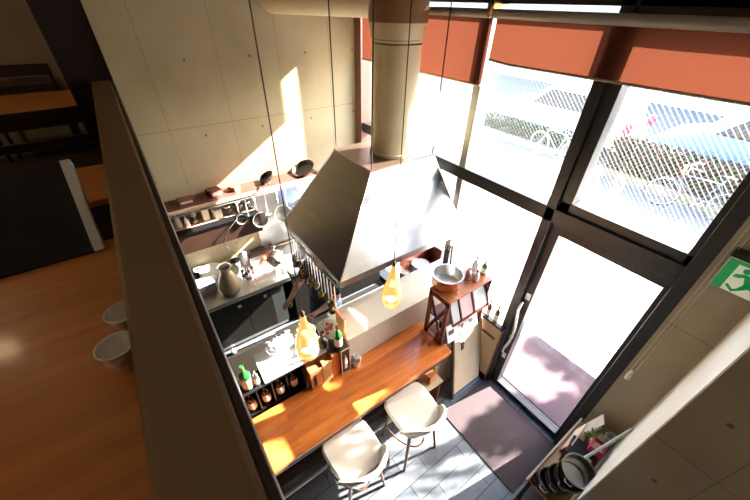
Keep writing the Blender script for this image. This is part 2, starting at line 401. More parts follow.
spots += [(1.9, 1.46, 1.6, .22), (2.2, 1.36, 1.5, .2), (1.2, 1.35, 1.0, .24), (1.55, 1.42, 1.0, .22), (.85, 1.42, 1.0, .18), (.35, 1.35, 1.0, .2)]
spots += [(.56, 1.08, .7, .21), (1.22, 1.08, .7, .21), (1.32, .93, .7, .16), (.7, .95, .7, .15)]
for k, (fx, fy, fz, cr_) in enumerate(spots):
    dd = 5.6+.5*sin(k*2.3)
    cx_, cy_, cz_ = fx+dd-8.3, fy-.175*dd+.78, fz+.62*dd
    br.tube([(.02, .01, 2.6+.05*k), (cx_*.5, cy_*.5, cz_-.25), (cx_, cy_, cz_)], [.012, .006, .003], 6)
    for q in range(int(210*(cr_/.19)**2.6)):
        while True:
            p = Vector((random.uniform(-1, 1), random.uniform(-1, 1), random.uniform(-1, 1)))
            if p.length < 1: break
        M_ = T(cx_+p.x*cr_, cy_+p.y*cr_*.9, cz_+p.z*cr_*.6) @ Euler((random.uniform(-1.5, 1.5), random.uniform(-1.5, 1.5), random.uniform(0, 6))).to_matrix().to_4x4()
        lf.quads([(-.038, 0, 0), (0, -.022, .006), (.038, 0, 0), (0, .022, .006)], [(0, 1, 2, 3)], M_)
br.build('shade_tree_branch', mat('shade_tree_bark', (1, 1, 1)), tree, smooth='auto')
o = lf.build('foliage', mat('shade_tree_leaf', (.08, .16, .03), .6), tree); o['kind'] = 'stuff'

# mats
tag(B(1.76, 2.49, .12, 1.05, 0, .012).build('door_mat', m_mat, bevel=.003), 'large plum brown door mat lying on the slate floor inside the glass door', 'mat')
tag(B(2.70, 3.62, -.35, 1.22, .001, .014).build('outdoor_mat', m_omat), 'mauve mat outside the glass door on the paving', 'mat')

# ------------------------------------------------------------------ blinds
def blind(y0, y1, zb, label, tilt=0):
    t = thing('roller_blind', label, 'blind', (2.45, (y0+y1)/2, 3.64)); hw = (y1-y0)/2
    MB().tube([(0, -hw, .0), (0, hw, .0)], .03, 16).build('roller', mat('blind_housing', (.30, .28, .25), .4), t, smooth='auto')
    n = 16; vs = []; fs = []
    for i in range(n+1):
        y = -hw+2*hw*i/n; dz = .014*max(0, (i-n+3)/3)**2 if tilt else 0
        for k in range(5):
            z = .0-(3.64-zb-.0-dz)*k/4
            vs.append((.03-.004*sin(i*1.3)*k/4, y, z))
    for i in range(n):
        for k in range(4): fs.append((i*5+k, (i+1)*5+k, (i+1)*5+k+1, i*5+k+1))
    MB().quads(vs, fs).build('fabric', m_blind, t, smooth=True)
    MB().tube([(.028, -hw, zb-3.64), (.028, hw*.8, zb-3.64), (.028, hw, zb-3.64+(.014 if tilt else 0))], .009, 8).build('bottom_bar', mat('bar_brown', (.30, .23, .14), .4), t, smooth='auto')
    for s in (-1, 1):
        MB().box(-.03, .05, s*(hw+.006)-.004, s*(hw+.006)+.004, -.02, .085).build('bracket', m_bronze, t)
    return t
blind(1.965, 3.73, 3.15, 'terracotta roller blind on the left window, hanging lower beside the duct')
blind(.05, 1.92, 3.33, 'wide terracotta roller blind above the door bays', 1)
# bead chain with its weight
ch = thing('blind_chain', 'thin beaded blind cord hanging down the right door jamb', 'blind cord', (2.46, .045, 1.40))
c = MB()
for k in range(150):
    c.ball((0, 0, .1+k*.0143), .0035, 4)
for k in range(150):
    c.ball((0, -.025, .1+k*.0143), .0035, 4)
c.build('bead_chain', m_label, ch); MB().lathe([(.016, 0), (.018, .03), (.013, .085), (.004, .10)], 12, T(0, -.012, 0)).build('weight', m_label, ch, smooth='auto')

# ------------------------------------------------------------------ exit sign
es = thing('exit_sign', 'green and white running man exit sign beside the door frame', 'exit sign', (2.44, -.09, 2.415))
B(0, .03, -.095, .115, 0, .2).build('sign_box', mat('sign_case', (.7, .7, .66), .5), es, bevel=.003)
B(-.002, 0, -.09, .11, .005, .195).build('face', m_signw, es)
g = MB()
# panel plane is x = -.003, local y increases to the viewer's left
def sg(poly): g.prism([(y, z) for y, z in poly], .001, T(-.003, 0, 0) @ Matrix(((0, 0, 1, 0), (1, 0, 0, 0), (0, 1, 0, 0), (0, 0, 0, 1))))
sg([(.11, .005), (.11, .195), (.065, .195), (.065, .005)])
sg([(.065, .175), (.065, .195), (-.09, .195), (-.09, .175)])
sg([(.02+.017*cos(a*pi/8), .152+.017*sin(a*pi/8)) for a in range(16)])
sg([(.058, .098), (.052, .118), (.018, .134), (-.004, .130), (-.004, .112), (.016, .112), (.036, .100)])
sg([(.018, .134), (-.014, .134), (-.034, .07), (-.008, .062), (.008, .10)])
sg([(-.008, .090), (-.034, .080), (.022, .028), (.052, .050), (.058, .036), (.020, .010), (-.012, .040), (-.034, .066)])
sg([(-.012, .07), (-.034, .07), (-.05, .035), (-.085, .03), (-.085, .048), (-.062, .052)])
sg([(-.014, .134), (-.012, .118), (-.05, .10), (-.07, .12), (-.058, .132), (-.045, .12)])
g.build('pictogram', m_signg, es)
B(-.01, .06, -.105, .12, .205, .235).build('bracket', m_black, es)

# ------------------------------------------------------------------ range hood and duct
hood = thing('range_hood', 'large stainless steel pyramid extractor hood over the stove', 'range hood', (1.74, 2.35, 1.72))
ox, oy, oz = 1.74, 2.35, 1.72
x0, x1, y0, y1, zb, zl = .985, 2.47, 1.83, 3.0, 1.73, 1.80
X0, X1, Y0, Y1, zt = 1.64, 2.42, 2.33, 3.0, 2.45
def L(v): return (v[0]-ox, v[1]-oy, v[2]-oz)
vs = [L(v) for v in ((x0, y0, zl), (x1, y0, zl), (x1, y1, zl), (x0, y1, zl), (X0, Y0, zt), (X1, Y0, zt), (X1, Y1, zt), (X0, Y1, zt))]
MB().quads(vs, [(0, 1, 5, 4), (1, 2, 6, 5), (2, 3, 7, 6), (3, 0, 4, 7), (4, 5, 6, 7)]).build('canopy', m_hood, hood)
lp = MB()
for a in ((x0, x1, y0, y0+.02), (x0, x1, y1-.02, y1), (x0, x0+.02, y0+.02, y1-.02), (x1-.02, x1, y0+.02, y1-.02)):
    lp.box(a[0]-ox, a[1]-ox, a[2]-oy, a[3]-oy, zb-oz, zl-oz)
lp.build('lip', m_hood, hood)
sm = MB()
for a, b_ in ((0, 4), (1, 5), (3, 7), (4, 5), (4, 7)): sm.tube([vs[a], vs[b_]], .006, 6)
sm.build('seam', m_panst, hood, smooth=True)
top = MB().box(X0-ox-.008, X1-ox+.008, Y0-oy-.008, Y1-oy+.008, zt-oz, zt-oz+.012).build('top_plate', mat('top_plate_steel', (.22, .15, .11), .3, .8), hood)
for x, y in ((X0, Y0), (X0, Y1-.03), (X1-.02, Y0)):
    MB().tube([(x-ox+.01, y-oy+.01, zt-oz), (x-ox+.01, y-oy+.01, 5.2-oz)], .006, 6).build('hanger_rod', m_rod, hood)
duct = thing('exhaust_duct', 'cream painted round exhaust duct rising from the hood and bending into the wall', 'duct', (2.095, 2.615, zt+.014))
R = .215
MB().lathe([(R+.012, 0), (R+.012, .03), (R, .035), (R, .95)], 40, closed=False).build('riser', m_duct, duct, smooth='auto')
MB().lathe([(R+.001, .975), (R+.007, .978), (R+.007, .995), (R+.001, .998)], 40, closed=False).build('joint_band', mat('duct_seam', (.34, .28, .17), .5), duct, smooth='auto')
MB().lathe([(R+.002, .96), (R+.028, 1.09), (R+.028, 1.1)], 40, closed=False).build('elbow', m_duct, duct, smooth='auto')
MB().lathe([(R+.028, 1.1), (R+.034, 1.1), (R+.034, 1.75), (.0, 1.75)], 40, closed=False).build('shaded_elbow_top', m_ductb, duct, smooth='auto')  # upper elbow segment, its shade put in as a brown colour
dv = Vector((-.56, 1.28, 0)); 
MB().tube([Vector((0, 0, 1.33)), Vector((0, 0, 1.33))+dv*1.0], .215, 32).build('horizontal_run', m_duct, duct, smooth='auto')

# ------------------------------------------------------------------ kitchen back run
bk = thing('undercounter_fridge', 'long dark under-counter fridge below the steel worktop at the back wall', 'fridge', (.3, 3.55, 0))
def LB(t, x0, x1, y0, y1, z0, z1):
    l = t.location; return MB().box(x0-l.x, x1-l.x, y0-l.y, y1-l.y, z0-l.z, z1-l.z)
LB(bk, -.9, .9, 3.26, 3.88, .05, .79).build('body', m_darksteel, bk)
for a, b_ in ((-.88, -.01), (.0, .40), (.405, .72)):
    dr = LB(bk, a, b_, 3.235, 3.26, .10, .77).build('door', m_darksteel, bk, bevel=.004)
    LB(bk, b_-.09, b_-.05, 3.228, 3.235, .66, .70).build('latch', m_panst, dr)
LB(bk, .73, .895, 3.235, 3.26, .10, .77).build('control_panel', mat('grey_panel', (.03, .032, .032), .5, spec=.2), bk)
LB(bk, .76, .86, 3.23, 3.235, .66, .73).build('display', m_black, bk)
LB(bk, -.88, .88, 3.24, 3.26, .05, .095).build('kick_rail', m_panst, bk)
for x in (-.8, .8): LB(bk, x-.02, x+.02, 3.4, 3.44, 0, .05).build('foot', m_black, bk)
st = thing('stove', 'dark gas stove standing under the extractor hood', 'stove', (1.75, 3.5, 0))
LB(st, 1.02, 2.46, 3.22, 3.88, .03, .84).build('body', m_darksteel, st)
LB(st, 1.02, 2.46, 3.20, 3.88, .84, .88).build('hob', m_steelw, st)
for x in (1.3, 1.75, 2.2):
    MB().lathe([(.09, .38), (.10, .40), (.08, .41)], 16, T(x-1.75, .0, .5)).build('burner', m_pan, st)
for x in (1.05, 2.4): LB(st, x, x+.04, 3.4, 3.44, 0, .03).build('foot', m_black, st)
wt = thing('steel_worktop', 'stainless worktop along the back wall above the fridge doors', 'worktop', (.05, 3.55, .79))
LB(wt, -.9, 1.0, 3.20, 3.89, .79, .85).build('top', m_steelw, wt, bevel=.004)
LB(wt, -.9, 1.0, 3.87, 3.895, .85, .93).build('upstand', m_steelw, wt)

# wall shelves
sh = thing('wall_shelf', 'long red brown shelf on the concrete wall holding frying pans', 'shelf', (.9, 3.75, 1.90))
LB(sh, -.3, 1.75, 3.62, 3.898, 1.90, 1.915).build('board', mat('red_board', (.13, .04, .028), .5, noise=.25, scale=14), sh)
LB(sh, -.3, 1.75, 3.60, 3.62, 1.885, 1.92).build('front_edge', mat('cream_edge', (.72, .55, .38), .45), sh)
MB().tube([(-1.2, -.17, -.03), (.85, -.17, -.03)], .006, 8).build('hanging_rail', m_panst, sh)
for x in (-.1, .8, 1.7): LB(sh, x, x+.015, 3.62, 3.898, 1.84, 1.90).build('bracket', m_panst, sh)
sp_ = tag(B(.9, 1.75, 3.885, 3.898, .93, 1.86).build('steel_splashback', m_steelw), 'steel splashback sheet behind the hanging pots', 'splashback')
ls = thing('dark_wood_box_shelf', 'long dark brown wooden box shelf in front of the white cartons', 'shelf', (.4, 3.7, 1.45))
LB(ls, -.5, .87, 3.50, 3.60, 1.45, 1.68).build('front_box', mat('brown_box_face', (.045, .02, .013), .45, noise=.15), ls)
LB(ls, -.5, .87, 3.49, 3.60, 1.68, 1.695).build('top_strip', m_black, ls)
LB(ls, -.5, .87, 3.60, 3.898, 1.64, 1.66).build('board', mat('cream_edge', (1, 1, 1)), ls)
LB(ls, -.5, .87, 3.60, 3.61, 1.66, 1.70).build('back_edge', mat('cream_edge', (1, 1, 1)), ls)

# ---- generic bottle
def bottle(loc, h, r, mg, ml, mc, label, group=None, name='wine_bottle', cat='bottle', lab=(.18, .5), neck=.32, rot=None):
    t = thing(name, label, cat, loc, 0, group, rot)
    nr = neck*r
    MB().lathe([(r*.85, 0), (r, .012*h/.3), (r, h*.60), (r*.85, h*.66), (nr*1.15, h*.76), (nr, h*.80), (nr, h*.97), (nr*1.1, h*.975), (nr*1.1, h)], 20).build('glass_body' if name == 'wine_bottle' else 'bottle_body', mg, t, smooth='auto')
    MB().lathe([(r*1.012, h*lab[0]), (r*1.012, h*lab[1])], 20, closed=False).build('paper_label', ml, t, smooth=True)
    MB().lathe([(nr*1.12, h*.88), (nr*1.18, h*1.005), (.0005, h*1.006)], 14).build('cap', mc, t, smooth='auto')
    return t
# white items and cartons on the lower board
for i, (x, y, hh, r, lb) in enumerate(((.05, 3.74, .17, .03, 'white squeeze bottle at the left end of the shelf behind the brown box'), (.13, 3.68, .14, .028, 'small white bottle second from the left on the shelf'), (.22, 3.76, .16, .03, 'white bottle with a dark label in the middle of the left shelf'))):
    bottle((x, y, 1.66), hh, r, m_wplast, (m_wlabel, m_pink, m_black)[i], m_wplast, lb, None, 'condiment_bottle')
for i, (x, y, sx, sy, sz, m, lb) in enumerate(((.34, 3.76, .07, .09, .13, m_paper, 'white carton beside the white bottles on the shelf'), (.46, 3.74, .08, .10, .10, m_wplast, 'square white box right of the carton on the shelf'))):
    t = thing('food_carton', lb, 'carton', (x, y, 1.66), .2*i)
    B(-sx/2, sx/2, -sy/2, sy/2, 0, sz).build('carton_body', m, t, bevel=.004)
    B(-sx/2-.002, sx/2+.002, -sy/2-.002, sy/2+.002, sz, sz+.012).build('lid', m_label, t)
for i, (x, r, hh) in enumerate(((.58, .045, .09), (.70, .05, .12), (.81, .04, .08))):
    t = thing('glass_jar', ('low glass jar with a steel lid on the shelf left of the pots', 'tallest glass jar between two lower jars on the shelf', 'small glass jar at the right end of the lower shelf')[i], 'jar', (x, 3.74, 1.66))
    MB().lathe([(r*.9, 0), (r, .01), (r, hh*.85), (r*.8, hh)], 20).build('jar_body', m_clear, t, smooth='auto')
    MB().lathe([(r*.88, hh), (r*.88, hh+.015), (0.001, hh+.016)], 20).build('lid', m_panst, t, smooth='auto')
# things on the red shelf
for i, (x, y, sx, sy, hh) in enumerate(((.20, 3.78, .16, .12, .04), (.50, 3.78, .14, .12, .07), (.72, 3.78, .10, .1, .05))):
    t = thing('brown_packet', ('flat red brown packet on the left of the red shelf', 'taller red brown packet on the red shelf', 'small red brown packet nearest the first frying pan')[i], 'packet', (x, y, 1.915), .3*i)
    B(-sx/2, sx/2, -sy/2, sy/2, 0, hh).build('packet_body', mat('terracotta_card', (.2, .07, .045), .6, noise=.2), t, bevel=.006)
    B(-sx/2+.02, sx/2-.02, -sy/2-.001, -sy/2, hh*.2, hh*.8).build('paper_label', m_label, t)
# frying pans on the shelf
def frypan(loc, r, rot, label, hl=.2):
    t = thing('frying_pan', label, 'frying pan', loc, 0, None, rot)
    MB().lathe([(.001, 0), (r*.78, 0), (r, .045), (r+.004, .047), (r*.99, .049), (r*.77, .006), (.001, .005)], 32, closed=False).build('pan_body', m_pan, t, smooth='auto')
    MB().tube([(r*.95, 0, .035), (r+.05, 0, .05), (r+hl, 0, .065)], [.007, .009, .011], 8).build('handle', m_pan, t, smooth=True)
    return t
frypan((1.12, 3.77, 1.95), .10, (radians(28), radians(0), radians(-100)), 'small black frying pan on the wall shelf, handle hanging over the edge', .16)
frypan((1.60, 3.76, 1.95), .15, (radians(24), 0, radians(-80)), 'larger black frying pan at the right end of the wall shelf', .2)
# hanging pots
def hangpot(x, r, dp, label, hl=.17, m=m_panst, z=1.865, y=3.57):
    t = thing('hanging_saucepan', label, 'saucepan', (x, y, z-hl-r))
    Mx = RX(radians(78))
    MB().lathe([(.001, 0), (r*.92, 0), (r, .012), (r, dp), (r+.004, dp+.003), (r-.003, dp), (r-.004, .014), (.001, .004)], 28, T(0, -.03, 0) @ Mx, False).build('pan_body', m, t, smooth='auto')
    MB().tube([(0, -.01, r), (0, .0, r+hl*.5), (0, .004, r+hl-.012)], [.006, .009, .011], 8).build('handle', m, t, smooth=True)
    MB().tube([(.012*cos(a*pi/4), .004, r+hl-.002+.012*sin(a*pi/4)) for a in range(8)], .0025, 6, True).build('hanging_ring', m, t)
    return t
hangpot(.66, .055, .05, 'small steel pan hanging leftmost from the shelf rail', .14)
hangpot(.86, .085, .07, 'bright steel saucepan hanging second from the left', .18)
hangpot(1.13, .10, .08, 'largest steel saucepan hanging below the small frying pan', .17)
hangpot(1.40, .09, .07, 'steel saucepan hanging rightmost near the hood edge', .16)
for i, x in enumerate((.76, .99, 1.24)):
    t = thing('hanging_ladle', ('long steel ladle between the two left hanging pans', 'steel ladle left of the largest hanging saucepan', 'steel ladle right of the largest hanging saucepan')[i], 'ladle', (x, 3.58, 1.60))
    MB().tube([(0, 0, .02), (0, .0, .26)], .004, 6).build('handle', m_panst, t)
    MB().lathe([(.001, -.025), (.025, -.012), (.035, .008), (.032, .008), (.022, -.009), (.001, -.02)], 16, T(0, -.03, 0) @ RX(.5), False).build('bowl', m_panst, t, smooth=True)
bt = thing('blue_container', 'blue plastic container behind the rightmost hanging saucepan', 'container', (1.50, 3.70, .88))
B(-.10, .10, -.12, .12, 0, .56).build('container_body', mat('blue_plastic', (.06, .12, .38), .4), bt, bevel=.01); B(-.105, .105, -.125, .125, .56, .58).build('lid', mat('blue_plastic', (0, 0, 0)), bt, bevel=.004)

# ------------------------------------------------------------------ things on the worktop
v = thing('stoneware_vase', 'beige stoneware vase with a dark wide mouth on the steel worktop', 'vase', (.31, 3.36, .85))
prof = [(.07, 0), (.10, .02), (.125, .09), (.118, .16), (.085, .24), (.058, .30), (.058, .34), (.072, .385), (.066, .385), (.052, .34), (.052, .30), (.078, .24), (.11, .16), (.11, .06), (.001, .03)]
MB().lathe(prof, 36, closed=False).build('vase_body', m_stone, v, smooth='auto')
MB().lathe([(.001, .379), (.064, .379)], 24, closed=False).build('mouth_shade_disc', m_black, v)  # black disc below the rim stands in for shade inside the vase
for i in range(9):
    t = thing('dinner_plate', 'white dinner plate in the stack behind the vase', 'plate', (.19+.004*(i % 3), 3.74, .85+.014*i), 0, 'stacked dinner plates')
    MB().lathe([(.001, 0), (.08, 0), (.135, .014), (.137, .018), (.08, .008), (.001, .006)], 32, closed=False).build('plate_body', m_white, t, smooth='auto')
for i in range(4):
    t = thing('soup_bowl', 'white soup bowl in the stack right of the vase', 'bowl', (.40, 3.62, .85+.022*i), 0, 'stacked soup bowls')
    MB().lathe([(.001, 0), (.05, 0), (.09, .03), (.105, .05), (.10, .05), (.085, .034), (.045, .008), (.001, .008)], 28, closed=False).build('bowl_body', m_white, t, smooth='auto')
for i, (x, y, r, hh, m_, nm, lb) in enumerate(((.50, 3.76, .055, .12, m_panst, 'steel_canister', 'steel canister under the brown box shelf, right of the plates'), (.36, 3.80, .05, .10, m_wplast, 'plastic_tub', 'white plastic tub under the brown box shelf behind the vase'),
        (.62, 3.80, .045, .15, m_wplast, 'plastic_tub', 'taller white tub behind the dark sauce bottles'), (.07, 3.82, .06, .13, m_black, 'coffee_pot', 'black pot at the left end under the brown box shelf'), (.70, 3.62, .04, .07, m_wplast, 'plastic_tub', 'low white tub beside the dark sauce bottles'))):
    t = thing(nm, lb, 'tub' if 'tub' in nm else 'pot' if 'pot' in nm else 'canister', (x, y, .85))
    MB().lathe([(r*.9, 0), (r, .008), (r, hh)], 24).build('container_body', m_, t, smooth='auto')
    MB().lathe([(r*1.04, hh), (r*1.04, hh+.012), (.012, hh+.018), (.012, hh+.03), (.001, hh+.03)], 24).build('lid', m_greycard if i else m_black, t, smooth='auto')
    if nm == 'coffee_pot': MB().tube([(r, 0, hh*.85), (r+.04, 0, hh*.75), (r+.04, 0, hh*.3), (r, 0, hh*.2)], .006, 6).build('handle', m_black, t, smooth=True)
t = thing('cable', 'black electric cable looping over the front of the brown box shelf', 'cable', (.40, 3.48, 1.2))
MB().tube([(.2, .005, .50), (.05, -.005, .38), (.0, -.004, .25), (.06, .0, .12), (.12, .05, -.02), (.05, .10, -.16), (.08, .2, -.30)], .005, 6).build('cord', m_black, t, smooth=True)
MB().box(.07, .10, .19, .22, -.345, -.29).build('plug', m_black, t)
for i in range(5):
    a = random.uniform(-.04, .04)
    t = thing('folded_towel', ('white folded towel in the pile left of the vase, '+('lowest', 'second from below', 'middle one', 'second from the top', 'topmost')[i]), 'towel', (.06, 3.56, .85+.026*i), a+.15)
    mb = MB().box(-.11, .11, -.10, .10, .001, .012).box(-.11, .105, -.10, .098, .013, .025).tube([(-.11, -.10, .013), (-.11, .10, .013)], .012, 8)
    mb.build('towel_cloth', mat('white_cotton', (.82, .82, .83), .9, noise=.06, scale=20, bump=.3), t, bevel=.005)
for i, (x, y) in enumerate(((.52, 3.55), (.58, 3.50), (.64, 3.545), (.545, 3.47))):
    bottle((x, y, .85), .15, .024, m_black, (m_wlabel, m_label, m_red, m_wlabel)[i], (m_redcap, m_redcap, m_redcap, m_black)[i],
           ('small dark sauce bottle directly right of the vase', 'dark sauce bottle in the front middle of the worktop', 'dark sauce bottle beside the produce tray', 'dark sauce bottle with a black cap, nearest the worktop edge')[i], None, 'sauce_bottle')
tr = thing('produce_tray', 'white tray of onions and peppers on the worktop', 'tray', (.82, 3.66, .85))
mb = MB().box(-.15, .15, -.12, .12, 0, .008)
for a in ((-.15, .15, -.12, -.112), (-.15, .15, .112, .12), (-.15, -.142, -.112, .112), (.142, .15, -.112, .112)): mb.box(*a, .008, .06)
mb.build('tray_body', m_wplast, tr)
for i, (x, y, z, r) in enumerate(((.80, 3.60, .895, .036), (.87, 3.58, .895, .034), (.84, 3.66, .895, .036), (.83, 3.61, .95, .033))):
    t = thing('onion', ('orange onion at the left front of the tray', 'orange onion at the right front of the tray', 'orange onion at the back of the tray', 'orange onion lying on top of the others')[i], 'onion', (x, y, z-r))
    MB().lathe([(.001, 0), (r*.6, r*.15), (r, r*.9), (r*.75, r*1.55), (r*.2, r*1.9), (r*.08, r*2.15)], 18).build('bulb', m_orange, t, smooth=True)
    MB().tube([(0, 0, r*2.1), (.004, 0, r*2.5)], .003, 6).build('stem', m_label, t)
t = thing('red_pepper', 'long red pepper lying across the onion tray', 'pepper', (.90, 3.68, .90))
MB().tube([(-.06, -.03, .02), (-.02, -.01, .04), (.03, .02, .045), (.08, .05, .04)], [.004, .016, .022, .018], 12).build('pod', mat('pepper_red', (.6, .06, .02), .3), t, smooth=True)
MB().tube([(.08, .05, .04), (.10, .065, .05)], .004, 6).build('stem', m_leafg, t)
t = thing('blue_packet', 'small blue and white food packet in the produce tray', 'packet', (.74, 3.70, .86), .4)
B(-.04, .04, -.03, .03, 0, .03).build('packet_body', mat('packet_blue', (.35, .5, .65), .4), t, bevel=.008); B(-.03, .03, -.02, .02, .03, .032).build('paper_label', m_wlabel, t)
t = thing('lying_glass_jar', 'large glass jar with orange contents lying behind the onions', 'jar', (.86, 3.82, .935))
MB().tube([(-.16, 0, 0), (.13, 0, 0)], .06, 24).build('jar_body', m_clear, t, smooth='auto')
MB().tube([(-.14, 0, -.01), (.05, 0, -.01)], .046, 16).build('contents', mat('jar_contents', (.55, .42, .28), .6, noise=.4, scale=25), t, smooth='auto')
MB().tube([(.13, 0, 0), (.165, 0, 0)], .058, 24).build('lid', mat('lid_brown', (.22, .10, .04), .4), t, smooth='auto')
t = thing('wire_basket', 'small square wire and steel caddy at the end of the worktop', 'basket', (.93, 3.36, .85))
mb = MB()
for x in (-.07, .07):
    for y in (-.07, .07): mb.tube([(x, y, 0), (x, y, .14)], .003, 6)
for z in (.01, .075, .14): mb.tube([(-.07, -.07, z), (.07, -.07, z), (.07, .07, z), (-.07, .07, z)], .003, 6, True)
mb.build('wire_frame', m_panst, t)
B(-.06, .06, -.06, .06, .012, .10).build('inner_tub', mat('frost_tub', (.6, .62, .62), .4), t, bevel=.006)
t = thing('plastic_bag', 'crumpled clear bag with pink contents beside the hood corner', 'bag', (.90, 3.34, 1.0))
bm_ = MB(); bm_.ball((0, 0, .10), .09, 14, (1.0, .8, 1.1))
for vv in bm_.bm.verts: vv.co += Vector((random.uniform(-1, 1), random.uniform(-1, 1), random.uniform(-1, 1)))*.03
bm_.build('bag_body', mat('pinkish_plastic', (.72, .55, .50), .3, noise=.35, scale=12), t)
bm_ = MB(); bm_.tube([(0, 0, .19), (.0, .02, .23), (.01, .03, .27)], [.03, .012, .035], 10); bm_.build('knot', m_wplast, t, smooth=True)

# ------------------------------------------------------------------ utensils on the hood edge
rail = thing('utensil_rail', 'steel rail fixed under the left edge of the hood', 'rail', (.965, 2.35, 1.735))
MB().tube([(0, -.5, 0), (0, .5, 0)], .006, 8).build('bar', m_panst, rail)
for y in (-.48, 0, .48): MB().tube([(0, y, 0), (.025, y, .005)], .005, 6).build('bracket', m_panst, rail)
us = ('nearest the hood corner', 'second', 'third', 'fourth', 'fifth', 'sixth', 'seventh', 'eighth', 'ninth', 'tenth', 'eleventh', 'twelfth', 'thirteenth', 'farthest, by the back worktop')
for i in range(14):
    y = 1.89+i*.066; l = (.30, .26, .33, .28, .31, .25)[i % 6]
    kind = i % 3
    t = thing(('hanging_ladle', 'skimmer', 'cooking_spoon')[kind], ('bronze ladle', 'round skimmer', 'long steel spoon')[kind]+' hanging from the hood rail, '+us[i]+(' from the hood corner' if 0 < i < 13 else ''), ('ladle', 'skimmer', 'spoon')[kind], (.955, y, 1.735-l), random.uniform(-.3, .3))
    MB().tube([(0, 0, .02), (0, 0, l*.6), (-.004, 0, l-.008), (.004, 0, l+.004)], .0045, 6).build('handle', m_panst, t)
    if kind == 0:
        MB().lathe([(.001, -.028), (.028, -.014), (.040, .01), (.037, .01), (.025, -.010), (.001, -.022)], 18, T(-.03, 0, .01) @ RY(-.6), False).build('bowl', m_bronze, t, smooth=True)
    elif kind == 1:
        MB().lathe([(.001, 0), (.045, .004), (.05, .012), (.044, .008), (.001, .003)], 20, T(-.01, 0, -.01) @ RY(-1.2), False).build('skimmer_disc', m_bronze, t, smooth=True)
    else:
        MB().lathe([(.001, -.02), (.024, -.008), (.03, .006), (.001, -.012)], 16, T(-.015, 0, .0) @ RY(-1.0) @ Matrix.Diagonal((1.5, 1, 1, 1)), False).build('spoon_bowl', m_panst, t, smooth=True)

# ------------------------------------------------------------------ front kitchen counter (behind the bar)
fc = thing('kitchen_prep_counter', 'white topped prep counter with steel edge behind the bar', 'counter', (.9, 2.0, 0))
LB(fc, -.6, 2.44, 1.66, 2.34, .03, .86).build('body', m_darksteel, fc)
LB(fc, -.6, .62, 1.64, 2.36, .86, .90).build('top', m_slab, fc, bevel=.003)
LB(fc, .62, 2.0, 2.22, 2.36, .86, .90).build('steel_edge', m_steelw, fc, bevel=.003)
LB(fc, .62, 2.44, 1.64, 2.22, .86, .895).build('back_top', m_black, fc)
for x in (-.5, .8, 2.3): LB(fc, x, x+.05, 1.8, 1.85, 0, .03).build('foot', m_black, fc)
for x in (1.35, 1.62): LB(fc, x, x+.2, 2.12, 2.20, .895, .90).build('slot_cover', m_panst, fc)
# raised ivory ledge
lg = thing('ivory_serving_ledge', 'ivory raised ledge wall running behind the wooden bar top', 'ledge', (1.65, 1.8, .895))
LB(lg, .905, 2.42, 1.615, 1.64, .895, 1.29).build('front_panel', m_slab, lg)
LB(lg, .905, 2.42, 1.615, 2.0, 1.29, 1.315).build('ledge_top', m_slab, lg, bevel=.004)
for x in (.92, 2.38): LB(lg, x, x+.02, 1.66, 1.98, .895, 1.29).build('side_support', m_slab, lg)
# brown wood box with plates and basket
wb = thing('brown_pass_box', 'open brown wooden box holding plates at the window end of the ledge', 'box', (2.22, 2.12, .895))
mb = LB(wb, 1.98, 2.45, 2.02, 2.21, .895, 1.20)
mb2 = LB(wb, 1.98, 2.45, 2.20, 2.22, 1.20, 1.33); 
mb.build('box_body', m_redwood, wb); mb2.build('rear_board', m_redwood, wb)
LB(wb, 2.43, 2.45, 2.02, 2.20, 1.20, 1.40).build('side_board', m_redwood, wb)
for i in range(5):
    t = thing('side_plate', 'white side plate stacked in the brown box by the window', 'plate', (2.20, 2.10, 1.20+.012*i), 0, 'side plates in the brown box')
    MB().lathe([(.001, 0), (.06, 0), (.10, .012), (.102, .016), (.06, .007), (.001, .006)], 32, closed=False).build('plate_body', m_white, t, smooth='auto')
t = thing('wire_strainer', 'round wire strainer basket beside the stack of side plates', 'strainer', (1.99, 2.12, 1.205))
mb = MB()
for k in range(5): mb.tube([((.05+.012*k)*cos(a*pi/12), (.05+.012*k)*sin(a*pi/12), .008+.016*k) for a in range(24)], .002, 5, True)
for a in range(12): mb.tube([(.048*cos(a*pi/6), .048*sin(a*pi/6), .008), (.1*cos(a*pi/6), .1*sin(a*pi/6), .075)], .002, 5)
mb.build('wire_mesh', m_panst, t); MB().lathe([(.001, .002), (.05, .002), (.05, .006), (.001, .006)], 20, closed=False).build('base_disc', m_panst, t)
t = thing('knife_block', 'tall black knife holder standing by the window end of the ledge', 'knife holder', (2.39, 1.90, 1.315), .3)
B(-.02, .02, -.03, .03, 0, .18).build('block', m_black, t, bevel=.004)
for y in (-.015, .012): MB().tube([(0, y, .18), (.01, y, .25)], .008, 8).build('knife_handle', m_pan, t)

# sink-side white things
t = thing('cutting_board', 'large white cutting board lying above the row of wine bottles', 'cutting board', (.44, 1.78, 1.302), -.02)
B(-.27, .27, -.15, .15, 0, .018).build('board_body', m_wplast, t, bevel=.005); B(.24, .27, -.04, .04, .018, .02).build('grip', m_label, t)
t = thing('plastic_bag', 'crumpled white plastic bag lying on the white cutting board', 'bag', (.40, 1.87, 1.322))
bm_ = MB(); bm_.ball((0, 0, .055), .09, 14, (1.3, .7, .6))
for vv in bm_.bm.verts: vv.co += Vector((random.uniform(-1, 1), random.uniform(-1, 1), random.uniform(-1, 1)))*.02
bm_.build('bag_body', mat('bag_film', (.82, .83, .85), .3), t)
bm_ = MB(); bm_.tube([(.05, 0, .09), (.07, .01, .12), (.08, .03, .14)], [.035, .014, .03], 10); bm_.build('knot', mat('bag_film', (1, 1, 1)), t, smooth=True)
t = thing('faucet', 'small dark tap on the white prep counter', 'tap', (.26, 2.02, .90))
